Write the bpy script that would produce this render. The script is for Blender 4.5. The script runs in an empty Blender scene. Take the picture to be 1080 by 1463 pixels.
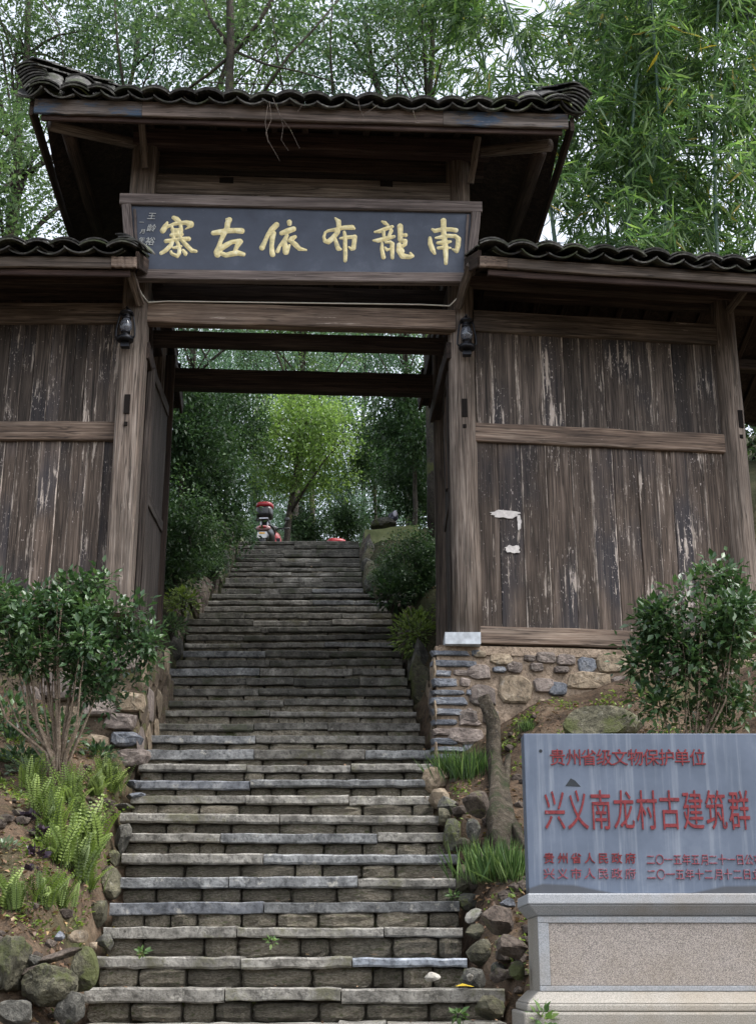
import bpy, math, random
import numpy as np
from mathutils import Vector, Matrix, noise as mn

R = math.radians
sc = bpy.context.scene
col = sc.collection
random.seed(7)
rng = np.random.default_rng(11)

# ------------------------------------------------------------------ camera
CAMZ = 1.6
PITCH = R(18.5)
FPX = 1950.0
cd = bpy.data.cameras.new('camera')
cam = bpy.data.objects.new('camera', cd); col.objects.link(cam)
cam.location = (0, 0, CAMZ); cam.rotation_euler = (R(90) + PITCH, 0, 0)
cd.sensor_fit = 'VERTICAL'; cd.sensor_height = 24; cd.lens = 24 * FPX / 1463
cd.clip_end = 500
sc.camera = cam
# ------------------------------------------------------------------ light
SUN_EL, SUN_ROT = R(58), R(112)
w = bpy.data.worlds.new('World'); sc.world = w; w.use_nodes = True
nt = w.node_tree
bg = nt.nodes['Background']
sky = nt.nodes.new('ShaderNodeTexSky'); sky.sky_type = 'NISHITA'; sky.sun_disc = False
sky.sun_elevation = SUN_EL; sky.sun_rotation = SUN_ROT; sky.dust_density = 3.5; sky.air_density = 1.0; sky.ozone_density = 1.0
hs = nt.nodes.new('ShaderNodeHueSaturation'); hs.inputs['Saturation'].default_value = 0.38; hs.inputs['Value'].default_value = 2.0
nt.links.new(sky.outputs[0], hs.inputs['Color']); nt.links.new(hs.outputs[0], bg.inputs['Color'])
bg.inputs['Strength'].default_value = 0.15
sl = bpy.data.lights.new('sun', 'SUN'); sun = bpy.data.objects.new('sun', sl); col.objects.link(sun)
sl.energy = 1.5; sl.angle = R(30); sl.color = (1, .985, .96)
sd = Vector((math.sin(SUN_ROT) * math.cos(SUN_EL), math.cos(SUN_ROT) * math.cos(SUN_EL), math.sin(SUN_EL)))
sun.rotation_euler = sd.to_track_quat('Z', 'Y').to_euler()
sc.view_settings.view_transform = 'Standard'; sc.view_settings.look = 'None'
sc.view_settings.exposure = 0.7; sc.view_settings.gamma = 1.0
sc.cycles.max_bounces = 6; sc.cycles.diffuse_bounces = 3; sc.cycles.transparent_max_bounces = 4

# ------------------------------------------------------------------ projection helpers (measuring the photograph)
cp, sp = math.cos(PITCH), math.sin(PITCH)
def ray(px, py):
    dx = (px - 540) / FPX; dy = -(py - 731.5) / FPX
    return Vector((dx, cp - dy * sp, sp + dy * cp))
def P(px, py, Y):
    r = ray(px, py); s = Y / r.y
    return Vector((r.x * s, Y, CAMZ + r.z * s))
def PP(px, py, pl):                                   # plane (x0, y0, k): Y = y0 + k (X - x0)
    x0, y0, k = pl; r = ray(px, py); s = (y0 - k * x0) / (r.y - k * r.x)
    return Vector((r.x * s, r.y * s, CAMZ + r.z * s))
def pxm(px, py, Y):                                   # metres per pixel there
    return abs(P(px + 1, py, Y).x - P(px, py, Y).x)

# ------------------------------------------------------------------ object helpers
W = {}
def link(o, parent=None, M=None):
    col.objects.link(o)
    if M is None: M = Matrix.Identity(4)
    if parent is not None:
        o.parent = parent; o.matrix_parent_inverse = W[parent].inverted()
    o.matrix_basis = M; W[o] = M.copy()
    return o
def thing(name, label, cat, loc=(0, 0, 0), rz=0, group=None):
    o = bpy.data.objects.new(name, None); o.empty_display_size = .1
    link(o, None, Matrix.Translation(Vector(loc)) @ Matrix.Rotation(rz, 4, 'Z'))
    return tag(o, label, cat, group)
def tag(o, label=None, cat=None, group=None, kind=None):
    if label: o['label'] = label
    if cat: o['category'] = cat
    if group: o['group'] = group
    if kind: o['kind'] = kind
    return o
def mesh(name, vs, fs, mat=None, smooth=False):
    m = bpy.data.meshes.new(name); m.from_pydata([tuple(v) for v in vs], [], fs); m.update()
    if mat: m.materials.append(mat)
    if smooth: m.polygons.foreach_set('use_smooth', [True] * len(m.polygons))
    return m
def obj(name, m, parent=None, M=None):
    return link(bpy.data.objects.new(name, m), parent, M)
def frame(A, B, up=Vector((0, 0, 1)), mid=True):
    z = (B - A).normalized(); x = up.cross(z)
    if x.length < 1e-4: x = Vector((1, 0, 0))
    x.normalize(); y = z.cross(x)
    M = Matrix((x, y, z)).transposed().to_4x4(); M.translation = (A + B) / 2 if mid else A
    return M
def prism_data(w, h, L, bev=.006, nseg=4, jit=.002, seed=0):
    r = random.Random(seed); a, b = w / 2, h / 2; bev = min(bev, a * .45, b * .45)
    pr = [(-a + bev, -b), (a - bev, -b), (a, -b + bev), (a, b - bev), (a - bev, b), (-a + bev, b), (-a, b - bev), (-a, -b + bev)]
    vs, fs = [], []
    for i in range(nseg + 1):
        z = -L / 2 + L * i / nseg
        ox, oy = r.uniform(-jit, jit), r.uniform(-jit, jit)
        for x, y in pr: vs.append((x + ox + r.uniform(-jit, jit) * .5, y + oy + r.uniform(-jit, jit) * .5, z))
    for i in range(nseg):
        for k in range(8):
            k2 = (k + 1) % 8
            fs.append((i * 8 + k, i * 8 + k2, (i + 1) * 8 + k2, (i + 1) * 8 + k))
    fs.append(tuple(range(7, -1, -1))); fs.append(tuple(nseg * 8 + k for k in range(8)))
    return vs, fs
SEED = [0]
def beam(name, A, B, w, h, mat, parent, up=Vector((0, 0, 1)), bev=.006, jit=.003, nseg=5):
    """w: across (horizontal), h: along `up`; long axis is local Z"""
    SEED[0] += 1
    vs, fs = prism_data(w, h, (B - A).length, bev, nseg, jit, SEED[0])
    return obj(name, mesh(name, vs, fs, mat), parent, frame(A, B, up))
def tube_data(pts, rad, n=10, cap=True, jit=0, seed=1, vs=None, fs=None):
    vs = [] if vs is None else vs; fs = [] if fs is None else fs
    r = random.Random(seed); pts = [Vector(p) for p in pts]; b0 = len(vs)
    ref = Vector((.31, .9, .2))
    for i, p in enumerate(pts):
        t = (pts[min(i + 1, len(pts) - 1)] - pts[max(i - 1, 0)]).normalized()
        x = ref.cross(t).normalized() if abs(ref.normalized().dot(t)) < .95 else Vector((1, 0, .1)).cross(t).normalized()
        y = t.cross(x); rr = rad[i] if isinstance(rad, (list, tuple)) else rad
        for k in range(n):
            a = 2 * math.pi * k / n; q = rr * (1 + r.uniform(-jit, jit))
            vs.append(p + x * math.cos(a) * q + y * math.sin(a) * q)
    for i in range(len(pts) - 1):
        for k in range(n):
            k2 = (k + 1) % n
            fs.append((b0 + i * n + k, b0 + i * n + k2, b0 + (i + 1) * n + k2, b0 + (i + 1) * n + k))
    if cap:
        fs.append(tuple(b0 + k for k in range(n - 1, -1, -1))); e = b0 + (len(pts) - 1) * n
        fs.append(tuple(e + k for k in range(n)))
    return vs, fs
def log(name, A, B, r0, r1, mat, parent, n=18, nseg=8, jit=.02):
    SEED[0] += 1; r = random.Random(SEED[0]); L = (B - A).length
    ox = [r.uniform(-.004, .004) for _ in range(nseg + 1)]
    pts = [(ox[i], ox[-i - 1], -L / 2 + L * i / nseg) for i in range(nseg + 1)]
    vs, fs = tube_data(pts, [r0 + (r1 - r0) * i / nseg for i in range(nseg + 1)], n, True, jit, SEED[0])
    return obj(name, mesh(name, vs, fs, mat, True), parent, frame(A, B))
def tube(name, pts, rad, mat, parent=None, n=8, jit=0):
    c = Vector(pts[0]); vs, fs = tube_data([Vector(p) - c for p in pts], rad, n, True, jit, 3)
    return obj(name, mesh(name, vs, fs, mat, True), parent, Matrix.Translation(c))
_ico = {}
def ico(sub):
    if sub not in _ico:
        import bmesh
        bm = bmesh.new(); bmesh.ops.create_icosphere(bm, subdivisions=sub, radius=1)
        vs = [v.co.copy() for v in bm.verts]; fs = [tuple(v.index for v in f.verts) for f in bm.faces]; bm.free()
        _ico[sub] = (vs, fs)
    return _ico[sub]
def rock_data(sx, sy, sz, seed, sub=2, planes=9, rough=.05, cut=(.5, .8)):
    r = random.Random(seed); vs, fs = ico(sub)
    pl = []
    for s in range(planes):
        n = Vector((r.gauss(0, 1), r.gauss(0, 1), r.gauss(0, 1))).normalized(); pl.append((n, r.uniform(*cut)))
    out = []; off = Vector((seed * 3.1, seed * 1.7, 0))
    for v in vs:
        p = v.copy()
        for n, d in pl:
            q = p.dot(n)
            if q > d: p -= n * (q - d)
        p *= 1 + rough * (mn.noise(v * 2.5 + off)) * 2 + rough * .6 * mn.noise(v * 7 + off)
        p *= 1 + (.035 + .02 * (sub > 3)) * mn.noise(v * 14 + off); out.append(Vector((p.x * sx, p.y * sy, p.z * sz)))
    # normalise extents
    ex = [max(abs(v[i]) for v in out) for i in range(3)]
    for v in out: v.x *= sx / ex[0]; v.y *= sy / ex[1]; v.z *= sz / ex[2]
    return out, fs
def block_data(w, d, h, seed, jit=.12, bulge=.1):
    """rough hewn block, 26 outer points of a 3x3x3 grid pulled in at corners: 48 tris"""
    r = random.Random(seed); idx = {}; vs = []
    for i in range(3):
        for j in range(3):
            for k in range(3):
                if i == j == k == 1: continue
                p = [(i - 1), (j - 1), (k - 1)]; c = sum(abs(q) for q in p)
                s = {1: 1 + bulge, 2: 1.0, 3: .96}[c]
                q = [p[t] * s + r.uniform(-jit, jit) for t in range(3)]
                idx[(i, j, k)] = len(vs); vs.append(Vector((q[0] * w / 2, q[1] * d / 2, q[2] * h / 2)))
    fs = []
    for ax in range(3):
        for side in (0, 2):
            o = [t for t in range(3) if t != ax]
            for a in range(2):
                for b in range(2):
                    q = []
                    for da, db in ((0, 0), (1, 0), (1, 1), (0, 1)):
                        c = [0, 0, 0]; c[ax] = side; c[o[0]] = a + da; c[o[1]] = b + db; q.append(idx[tuple(c)])
                    flip = (side == 0) ^ (ax == 1)
                    fs.append(tuple(q[::-1] if flip else q))
    return vs, fs
def join(parts):
    V, F = [], []
    for vs, fs in parts:
        b = len(V); V += list(vs); F += [tuple(i + b for i in f) for f in fs]
    return V, F
def xf(data, M):
    return [M @ Vector(v) for v in data[0]], data[1]
def boxd(x0, x1, y0, y1, z0, z1):
    vs = [(x, y, z) for x in (x0, x1) for y in (y0, y1) for z in (z0, z1)]
    return [Vector(v) for v in vs], [(0, 1, 3, 2), (4, 6, 7, 5), (0, 4, 5, 1), (2, 3, 7, 6), (0, 2, 6, 4), (1, 5, 7, 3)]
def subdiv_noise(vs, fs, n, amp, sc_=6):
    import bmesh
    m = mesh('t', vs, fs); bm = bmesh.new(); bm.from_mesh(m); bmesh.ops.subdivide_edges(bm, edges=bm.edges[:], cuts=n, use_grid_fill=True)
    for v in bm.verts:
        q = mn.noise_vector(v.co * sc_); v.co += q * amp
    V = [v.co.copy() for v in bm.verts]; F = [tuple(x.index for x in f.verts) for f in bm.faces]; bm.free(); bpy.data.meshes.remove(m)
    return V, F
def sst(x): x = max(0, min(1, x)); return x * x * (3 - 2 * x)

# ------------------------------------------------------------------ materials
class NM:
    def __init__(s, name, rough=.8, spec=.3):
        s.m = bpy.data.materials.new(name); s.m.use_nodes = True; s.t = s.m.node_tree; s.n = s.t.nodes; s.l = s.t.links
        s.b = s.n['Principled BSDF']; s.b.inputs['Roughness'].default_value = rough; s.b.inputs['Specular IOR Level'].default_value = spec
        s.tc = s.n.new('ShaderNodeTexCoord'); s.oi = s.n.new('ShaderNodeObjectInfo')
    def coord(s, kind='Object', scale=(1, 1, 1), rnd=True):
        mp = s.n.new('ShaderNodeMapping'); mp.inputs['Scale'].default_value = scale
        s.l.new(s.tc.outputs[kind], mp.inputs['Vector'])
        if rnd:
            mu = s.n.new('ShaderNodeMath'); mu.operation = 'MULTIPLY'; mu.inputs[1].default_value = 37.0
            s.l.new(s.oi.outputs['Random'], mu.inputs[0]); s.l.new(mu.outputs[0], mp.inputs['Location'])
        return mp.outputs[0]
    def noise(s, v, scale=1, detail=4, rough=.6, dist=0):
        n = s.n.new('ShaderNodeTexNoise'); n.inputs['Scale'].default_value = scale; n.inputs['Detail'].default_value = detail
        n.inputs['Roughness'].default_value = rough; n.inputs['Distortion'].default_value = dist; s.l.new(v, n.inputs['Vector']); return n.outputs['Fac']
    def voro(s, v, scale=1, feature='F1', out='Distance'):
        n = s.n.new('ShaderNodeTexVoronoi'); n.feature = feature; n.inputs['Scale'].default_value = scale; s.l.new(v, n.inputs['Vector']); return n.outputs[out]
    def ramp(s, f, stops, interp='LINEAR'):
        n = s.n.new('ShaderNodeValToRGB'); e = n.color_ramp.elements; n.color_ramp.interpolation = interp
        while len(e) < len(stops): e.new(.5)
        for i, (p, c) in enumerate(stops):
            e[i].position = p; e[i].color = (*c, 1) if not isinstance(c, (int, float)) else (c, c, c, 1)
        s.l.new(f, n.inputs['Fac']); return n.outputs['Color']
    def mix(s, f, a, b, mode='MIX'):
        n = s.n.new('ShaderNodeMix'); n.data_type = 'RGBA'; n.blend_type = mode
        for i, v in ((0, f), (6, a), (7, b)):
            if isinstance(v, (int, float)): n.inputs[i].default_value = v
            elif isinstance(v, tuple): n.inputs[i].default_value = (*v, 1)
            else: s.l.new(v, n.inputs[i])
        return n.outputs[2]
    def math(s, op, a, b=0.0, clamp=False):
        n = s.n.new('ShaderNodeMath'); n.operation = op; n.use_clamp = clamp
        for i, v in ((0, a), (1, b)):
            if isinstance(v, (int, float)): n.inputs[i].default_value = v
            else: s.l.new(v, n.inputs[i])
        return n.outputs[0]
    def sep(s, v):
        n = s.n.new('ShaderNodeSeparateXYZ'); s.l.new(v, n.inputs[0]); return n.outputs
    def color(s, c):
        if isinstance(c, tuple): s.b.inputs['Base Color'].default_value = (*c, 1)
        else: s.l.new(c, s.b.inputs['Base Color'])
    def bump(s, h, strength=.5, dist=.01):
        n = s.n.new('ShaderNodeBump'); n.inputs['Strength'].default_value = strength; n.inputs['Distance'].default_value = dist
        s.l.new(h, n.inputs['Height']); s.l.new(n.outputs[0], s.b.inputs['Normal'])
    def bright(s, c, lo=.7, hi=1.3):
        mr = s.n.new('ShaderNodeMapRange'); mr.inputs[3].default_value = lo; mr.inputs[4].default_value = hi
        s.l.new(s.oi.outputs['Random'], mr.inputs[0])
        cb = s.n.new('ShaderNodeCombineColor')
        for i in range(3): s.l.new(mr.outputs[0], cb.inputs[i])
        return s.mix(1.0, c, cb.outputs[0], 'MULTIPLY')
def sc3(c, k): return tuple(x * k for x in c)

def wood(name, dark, mid, light, flake=0.0, edge=0.0, blue=0.0, stain=0.0, var=.25, flakecol=(.42, .36, .31)):
    m = NM(name, .82, .25)
    g = m.noise(m.coord(scale=(22, 22, 1.1)), 1, 6, .65, .6)
    g2 = m.noise(m.coord(scale=(110, 110, 3.0)), 1, 3, .6)
    g3 = m.noise(m.coord(scale=(4, 4, 1.6)), 1, 4, .6)
    gg = m.math('ADD', m.math('MULTIPLY', g, .62), m.math('MULTIPLY', g2, .38))
    c = m.ramp(gg, [(.37, dark), (.5, mid), (.63, light)])
    c = m.mix(m.ramp(g3, [(.38, 0.0), (.62, .55)]), c, sc3(dark, 1.1))
    ck = m.noise(m.coord(scale=(48, 48, .9)), 1, 2, .5, .4)
    c = m.mix(m.ramp(ck, [(.47, 0.0), (.495, .75), (.505, .75), (.53, 0.0)]), c, sc3(dark, .45))
    if stain:
        s_ = m.noise(m.coord('Object', (1.3, 1.3, .9)), 1, 3, .5)
        c = m.mix(m.ramp(s_, [(.5, 0.0), (.62, stain)]), c, (.022, .024, .032))
    if flake:
        f1 = m.noise(m.coord(scale=(34, 34, 2.2)), 1, 5, .75, .3)
        f2 = m.noise(m.coord(scale=(3.2, 3.2, 1.7)), 1, 5, .7)
        f = m.math('ADD', f1, m.math('MULTIPLY', m.math('SUBTRACT', f2, .5), .55))
        lo = .745 - .165 * flake
        c = m.mix(m.ramp(f, [(lo, 0.0), (lo + .06, .75)]), c, flakecol)
        if flake < .6: flake = -1.5
        v = m.noise(m.coord(scale=(95, 95, 40)), 1, 2, .5)
        v2 = m.math('ADD', v, m.math('MULTIPLY', m.math('SUBTRACT', f2, .5), .5))
        c = m.mix(m.ramp(v2, [(.725 - .05 * flake, 0.0), (.79 - .05 * flake, .75)]), c, (.42, .365, .345))
    if edge:
        gx = m.sep(m.tc.outputs['Generated'])[0]
        e = m.math('ABSOLUTE', m.math('SUBTRACT', gx, .5))
        en = m.noise(m.coord(scale=(10, 10, 3.0)), 1, 5, .75)
        e2 = m.math('ADD', e, m.math('MULTIPLY', m.math('SUBTRACT', en, .5), .22))
        pick = m.math('GREATER_THAN', m.math('FRACT', m.math('MULTIPLY', m.oi.outputs['Random'], 7.3)), .3)
        brk = m.ramp(m.noise(m.coord(scale=(20, 20, 5.0)), 1, 6, .8), [(.4, .12), (.56, .95)])
        c = m.mix(m.math('MULTIPLY', m.math('MULTIPLY', m.ramp(e2, [(.44, 0.0), (.475, edge)]), pick), brk), c, (.42, .36, .31))
    if blue:
        bn = m.noise(m.coord(scale=(6, 6, 2.5)), 1, 5, .7)
        c = m.mix(m.ramp(bn, [(.52, 0.0), (.6, blue)]), c, (.035, .07, .12))
    c = m.bright(c, 1 - var, 1 + var)
    m.color(c)
    m.bump(m.math('ADD', gg, m.math('MULTIPLY', g, .6)), .8, .008)
    return m.m
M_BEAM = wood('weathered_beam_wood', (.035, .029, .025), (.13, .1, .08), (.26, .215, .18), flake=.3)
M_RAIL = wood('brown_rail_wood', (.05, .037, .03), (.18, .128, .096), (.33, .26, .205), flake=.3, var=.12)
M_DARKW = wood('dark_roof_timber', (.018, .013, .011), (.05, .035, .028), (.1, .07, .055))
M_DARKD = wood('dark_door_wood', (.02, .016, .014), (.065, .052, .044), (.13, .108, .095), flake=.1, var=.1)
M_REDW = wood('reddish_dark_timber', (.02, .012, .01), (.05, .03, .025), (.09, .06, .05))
M_FASC = wood('fascia_wood', (.045, .036, .03), (.13, .1, .085), (.24, .19, .16), blue=.0, flake=.3)
M_FASCB = wood('blue_stained_fascia', (.04, .035, .032), (.12, .098, .085), (.22, .19, .17), blue=.75, flake=.3)
M_POST = wood('post_wood', (.045, .037, .031), (.16, .124, .1), (.31, .262, .223), flake=.5, var=.1)
M_PLANK = wood('plank_wood', (.027, .021, .017), (.09, .067, .053), (.18, .142, .117), flake=.85, edge=1.0, stain=.6, var=.3)
M_PLANKD = wood('plank_wood_upper', (.023, .019, .017), (.074, .058, .048), (.16, .128, .108), flake=.85, edge=1.0, stain=.5, var=.35)
M_FRAME = wood('plaque_frame_wood', (.05, .04, .037), (.13, .105, .095), (.22, .185, .17), flake=.2, var=.1)

def plain(name, c, rough=.6, spec=.4, metal=0, nscale=30, var=.15, bump=.1):
    m = NM(name, rough, spec); n = m.noise(m.coord(rnd=True), nscale, 4, .6)
    m.color(m.mix(m.ramp(n, [(.3, 0.0), (.7, 1.0)]), sc3(c, 1 - var), sc3(c, 1 + var)))
    m.b.inputs['Metallic'].default_value = metal
    if bump: m.bump(n, bump, .003)
    return m.m
def stone(name, a, b, c3, moss=.0, scale=6, rough=.85, bumpd=.02, var=.3, spots=.0, mosscol=(.085, .1, .025), bs=.7):
    m = NM(name, rough, .3); co = m.coord()
    n = m.noise(co, scale, 8, .7, .3); n2 = m.noise(co, scale * 5, 5, .7); n3 = m.noise(co, scale * .45, 3, .6)
    c = m.ramp(n, [(.32, a), (.5, b), (.7, c3)])
    c = m.mix(m.ramp(n2, [(.36, .65), (.52, 0.0)]), c, sc3(a, .45))
    if spots:
        c = m.mix(m.ramp(m.noise(co, scale * 2.2, 6, .75), [(.58, 0.0), (.66, spots)]), c, (.4, .38, .33))
    if moss:
        mo = m.math('ADD', n3, m.math('MULTIPLY', m.math('SUBTRACT', n2, .5), .5))
        c = m.mix(m.ramp(mo, [(.62 - .25 * moss, 0.0), (.75 - .25 * moss, .85)]), c, mosscol)
    m.color(m.bright(c, 1 - var, 1 + var))
    m.bump(m.math('ADD', n, m.math('MULTIPLY', n2, .5)), bs, bumpd)
    return m.m
M_SLAB = stone('step_slab_stone', (.07, .065, .056), (.185, .175, .155), (.34, .325, .29), moss=.3, scale=8, bumpd=.025, var=.3, spots=.6, mosscol=(.085, .082, .05))
M_SLABG = stone('grey_step_slab', (.062, .064, .066), (.165, .168, .168), (.32, .325, .32), scale=8, bumpd=.025, var=.25, spots=.7)
M_SLABREFL = stone('reflection_slab', (.09, .1, .12), (.26, .285, .32), (.45, .48, .52), scale=6, bumpd=.015, var=.05, spots=.2)  # bluish white reflection painted into the slab colour
M_SLABSHADE = stone('shaded_damp_slab', (.035, .033, .028), (.1, .095, .082), (.2, .19, .165), moss=.3, scale=8, bumpd=.025, var=.3, spots=.3, mosscol=(.04, .045, .025), rough=.7)  # damp stone, with the shade beyond the gate darkened into its colour
M_SLABB = stone('blue_grey_step_slab', (.05, .054, .062), (.125, .132, .146), (.26, .265, .27), scale=6, bumpd=.015, var=.12, spots=.5)
M_RISER = stone('riser_stone', (.07, .06, .043), (.18, .157, .118), (.33, .3, .24), moss=.22, bs=1.0, scale=13, bumpd=.03, var=.35, spots=.25, mosscol=(.06, .07, .025))
M_CORE = stone('stair_bedding', (.02, .017, .012), (.05, .042, .03), (.09, .075, .055), moss=.2, scale=14, var=.05)
M_MOSSR = stone('mossy_rock', (.035, .032, .022), (.085, .08, .052), (.18, .165, .115), moss=.35, scale=9, var=.25, spots=.3, mosscol=(.06, .07, .02), bs=1.0, bumpd=.03)
M_ROCK = stone('brown_rock', (.035, .027, .022), (.09, .07, .056), (.17, .14, .115), moss=.08, scale=9, var=.25, bs=1.0, bumpd=.03)
M_GREYR = stone('grey_rock', (.035, .034, .03), (.09, .087, .075), (.19, .18, .155), moss=.25, scale=9, var=.2, spots=.35, bs=1.0, bumpd=.03)
M_WHITER = stone('pale_rock', (.14, .13, .11), (.34, .32, .28), (.55, .52, .46), moss=.2, scale=9, var=.1)
M_SLATE = stone('blue_slate', (.06, .066, .078), (.125, .135, .155), (.25, .255, .265), scale=11, bumpd=.02, var=.25, spots=.2)
M_TANST = stone('tan_wall_stone', (.1, .077, .053), (.22, .172, .12), (.36, .3, .22), scale=8, bumpd=.02, var=.25, spots=.3)
M_PURST = stone('purple_brown_wall_stone', (.08, .064, .058), (.17, .14, .122), (.29, .245, .215), scale=9, bumpd=.02, var=.25, spots=.3)
M_MORTAR = stone('clay_mortar', (.13, .095, .068), (.25, .19, .138), (.37, .29, .22), scale=9, bumpd=.03, var=.04)
M_EARTHW = stone('dark_earth_wall', (.05, .037, .026), (.11, .083, .058), (.2, .155, .11), moss=.15, scale=9, bumpd=.03, var=.04)
M_WPLINTH = plain('white_plinth_stone', (.42, .45, .48), .7, .3, nscale=14, var=.3)
M_MONU = None
def tile_mat():
    m = NM('roof_tile_clay', .8, .3); co = m.coord(); n = m.noise(co, 25, 5, .65); n2 = m.noise(co, 5, 3, .6)
    c = m.ramp(n, [(.3, (.016, .016, .015)), (.5, (.055, .053, .05)), (.74, (.17, .168, .155))])
    c = m.mix(m.ramp(n2, [(.5, 0.0), (.68, .7)]), c, (.04, .058, .016))
    m.color(m.bright(c, .45, 1.7)); m.bump(n, .4, .008); return m.m
M_TILE = tile_mat()
def tile_moss():
    m = NM('mossy_roof_tile', .9, .2); co = m.coord(); n = m.noise(co, 12, 5, .65)
    c = m.ramp(n, [(.35, (.05, .055, .04)), (.5, (.12, .15, .06)), (.7, (.2, .24, .1))])
    m.color(m.bright(c, .7, 1.2)); m.bump(n, .5, .01); return m.m
M_TILEM = tile_moss()
def leafmat(name, dark, mid, light, yel=0.0, rough=.5, trans=.35, spec=.4):
    m = NM(name, rough, spec)
    at = m.n.new('ShaderNodeAttribute'); at.attribute_name = 'tint'
    cl = m.noise(m.coord('Object', rnd=True), 1.1, 3, .6)
    f = m.math('ADD', m.math('MULTIPLY', at.outputs['Fac'], .7), m.math('MULTIPLY', m.math('SUBTRACT', cl, .35), .9), True)
    st = [(.1, dark), (.5, mid), (.88, light)]
    c = m.ramp(f, st)
    if yel: c = m.mix(m.ramp(at.outputs['Fac'], [(.985 - yel * .05, 0.0), (.99 - yel * .05, .9)]), c, (.35, .26, .04))
    m.color(c)
    tr = m.n.new('ShaderNodeBsdfTranslucent'); mx = m.n.new('ShaderNodeMixShader'); mx.inputs[0].default_value = trans
    m.l.new(m.mix(1.0, c, (1.35, 1.45, .9), 'MULTIPLY'), tr.inputs['Color'])
    m.l.new(m.b.outputs[0], mx.inputs[1]); m.l.new(tr.outputs[0], mx.inputs[2]); m.l.new(mx.outputs[0], m.n['Material Output'].inputs['Surface'])
    return m.m
L_TREE = leafmat('tree_leaf', (.03, .058, .03), (.075, .125, .062), (.15, .22, .1), trans=.45)
L_TREEB = leafmat('blue_green_leaf', (.03, .06, .048), (.08, .14, .105), (.16, .25, .18), trans=.45)
L_DARK = leafmat('dark_evergreen_leaf', (.016, .034, .017), (.04, .08, .036), (.1, .17, .07), rough=.38, trans=.3)
L_BRIGHT = leafmat('bright_leaf', (.05, .09, .03), (.125, .2, .06), (.25, .35, .11), trans=.45)
L_CAM = leafmat('camellia_leaf', (.014, .034, .014), (.04, .085, .032), (.12, .2, .07), rough=.33, trans=.22, spec=.5)
L_BAM = leafmat('bamboo_leaf', (.04, .08, .035), (.085, .16, .06), (.2, .3, .1), yel=.08, trans=.5)
L_FERN = leafmat('fern_leaf', (.05, .08, .02), (.13, .19, .04), (.26, .34, .09), yel=.0, trans=.35)
L_GRASS = leafmat('grass_blade', (.035, .07, .022), (.08, .15, .045), (.2, .28, .1), trans=.35)
L_PURP = leafmat('purple_leaf', (.012, .008, .014), (.035, .02, .035), (.07, .045, .065), trans=.1)
L_SILV = leafmat('pale_leaf', (.06, .09, .05), (.14, .19, .12), (.28, .34, .25), trans=.3)
L_LITTER = leafmat('dead_leaf', (.06, .035, .02), (.17, .1, .06), (.33, .22, .13), yel=.6, trans=.1)
M_BARK = stone('dark_bark', (.02, .017, .014), (.05, .042, .034), (.09, .078, .062), moss=.2, scale=10, var=.2)
M_PBARK = stone('pale_stem_bark', (.12, .09, .065), (.25, .19, .14), (.38, .31, .24), scale=25, var=.1)
M_ROOT = stone('mossy_root_bark', (.03, .024, .017), (.09, .072, .05), (.19, .16, .12), moss=.45, scale=18, var=.1, spots=.3, mosscol=(.03, .045, .012), bs=1.0, bumpd=.05)
M_CULM = plain('bamboo_culm', (.05, .1, .07), .45, .4, nscale=8, var=.35)
M_BLACKM = plain('black_lantern_metal', (.012, .013, .017), .38, .5, .6)
M_BLUE = None

def ground_mat():
    m = NM('soil', .95, .15); co = m.coord('Object', rnd=False)
    n = m.noise(co, 3, 7, .7); n2 = m.noise(co, 28, 5, .7); n3 = m.noise(co, 1.1, 3, .6)
    c = m.ramp(n, [(.35, (.028, .02, .014)), (.5, (.075, .054, .037)), (.68, (.16, .12, .083))])
    v = m.voro(co, 45, 'F1', 'Color')
    vb = m.n.new('ShaderNodeRGBToBW'); m.l.new(v, vb.inputs[0])
    c = m.mix(m.ramp(vb.outputs[0], [(.5, 0.0), (.75, .55)]), c, (.13, .085, .056))
    c = m.mix(m.ramp(n3, [(.52, 0.0), (.68, .8)]), c, (.045, .062, .02))
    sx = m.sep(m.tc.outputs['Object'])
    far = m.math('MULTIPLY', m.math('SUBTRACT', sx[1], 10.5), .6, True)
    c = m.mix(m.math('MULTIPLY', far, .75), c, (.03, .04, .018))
    m.color(c); m.bump(m.math('ADD', n2, m.math('MULTIPLY', n, 1.5)), .8, .04); return m.m
M_SOIL = ground_mat()

# ------------------------------------------------------------------ stairs and terrain
RISE, TREAD, Y0S, Z0S = .14, .275, 6.55, CAMZ - .085
SL = RISE / TREAD
NTOP = 39
YTOP = Y0S + NTOP * TREAD
def S(Y): return Z0S + SL * (min(max(Y, 3.6), YTOP) - Y0S) + (max(0, Y - YTOP) * .03 + min(max(0, Y - 26), 70) * .3)
tabL = [(1463, 112), (1412, 120), (1369, 137), (1327, 148), (1286, 157), (1253, 173), (1186, 176), (1162, 172), (1136, 187), (1113, 190), (1069, 207), (1032, 219), (997, 231), (954, 243), (929, 262), (906, 266), (895, 268), (885, 262), (875, 287), (849, 302), (841, 316), (827, 321), (805, 334), (784, 340)]
tabR = [(1463, 724), (1412, 722), (1369, 668), (1327, 662), (1286, 657), (1220, 655), (1186, 640), (1162, 627), (1136, 620), (1113, 617), (1069, 615), (1032, 600), (997, 590), (968, 582), (929, 572), (906, 563), (885, 562), (857, 560), (849, 536), (841, 519), (805, 516), (784, 513)]
def itab(tab, y):
    if y >= tab[0][0]: return tab[0][1]
    for (y1, a), (y2, b) in zip(tab, tab[1:]):
        if y1 >= y >= y2: return a + (b - a) * (y1 - y) / (y1 - y2)
    return tab[-1][1]
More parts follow.
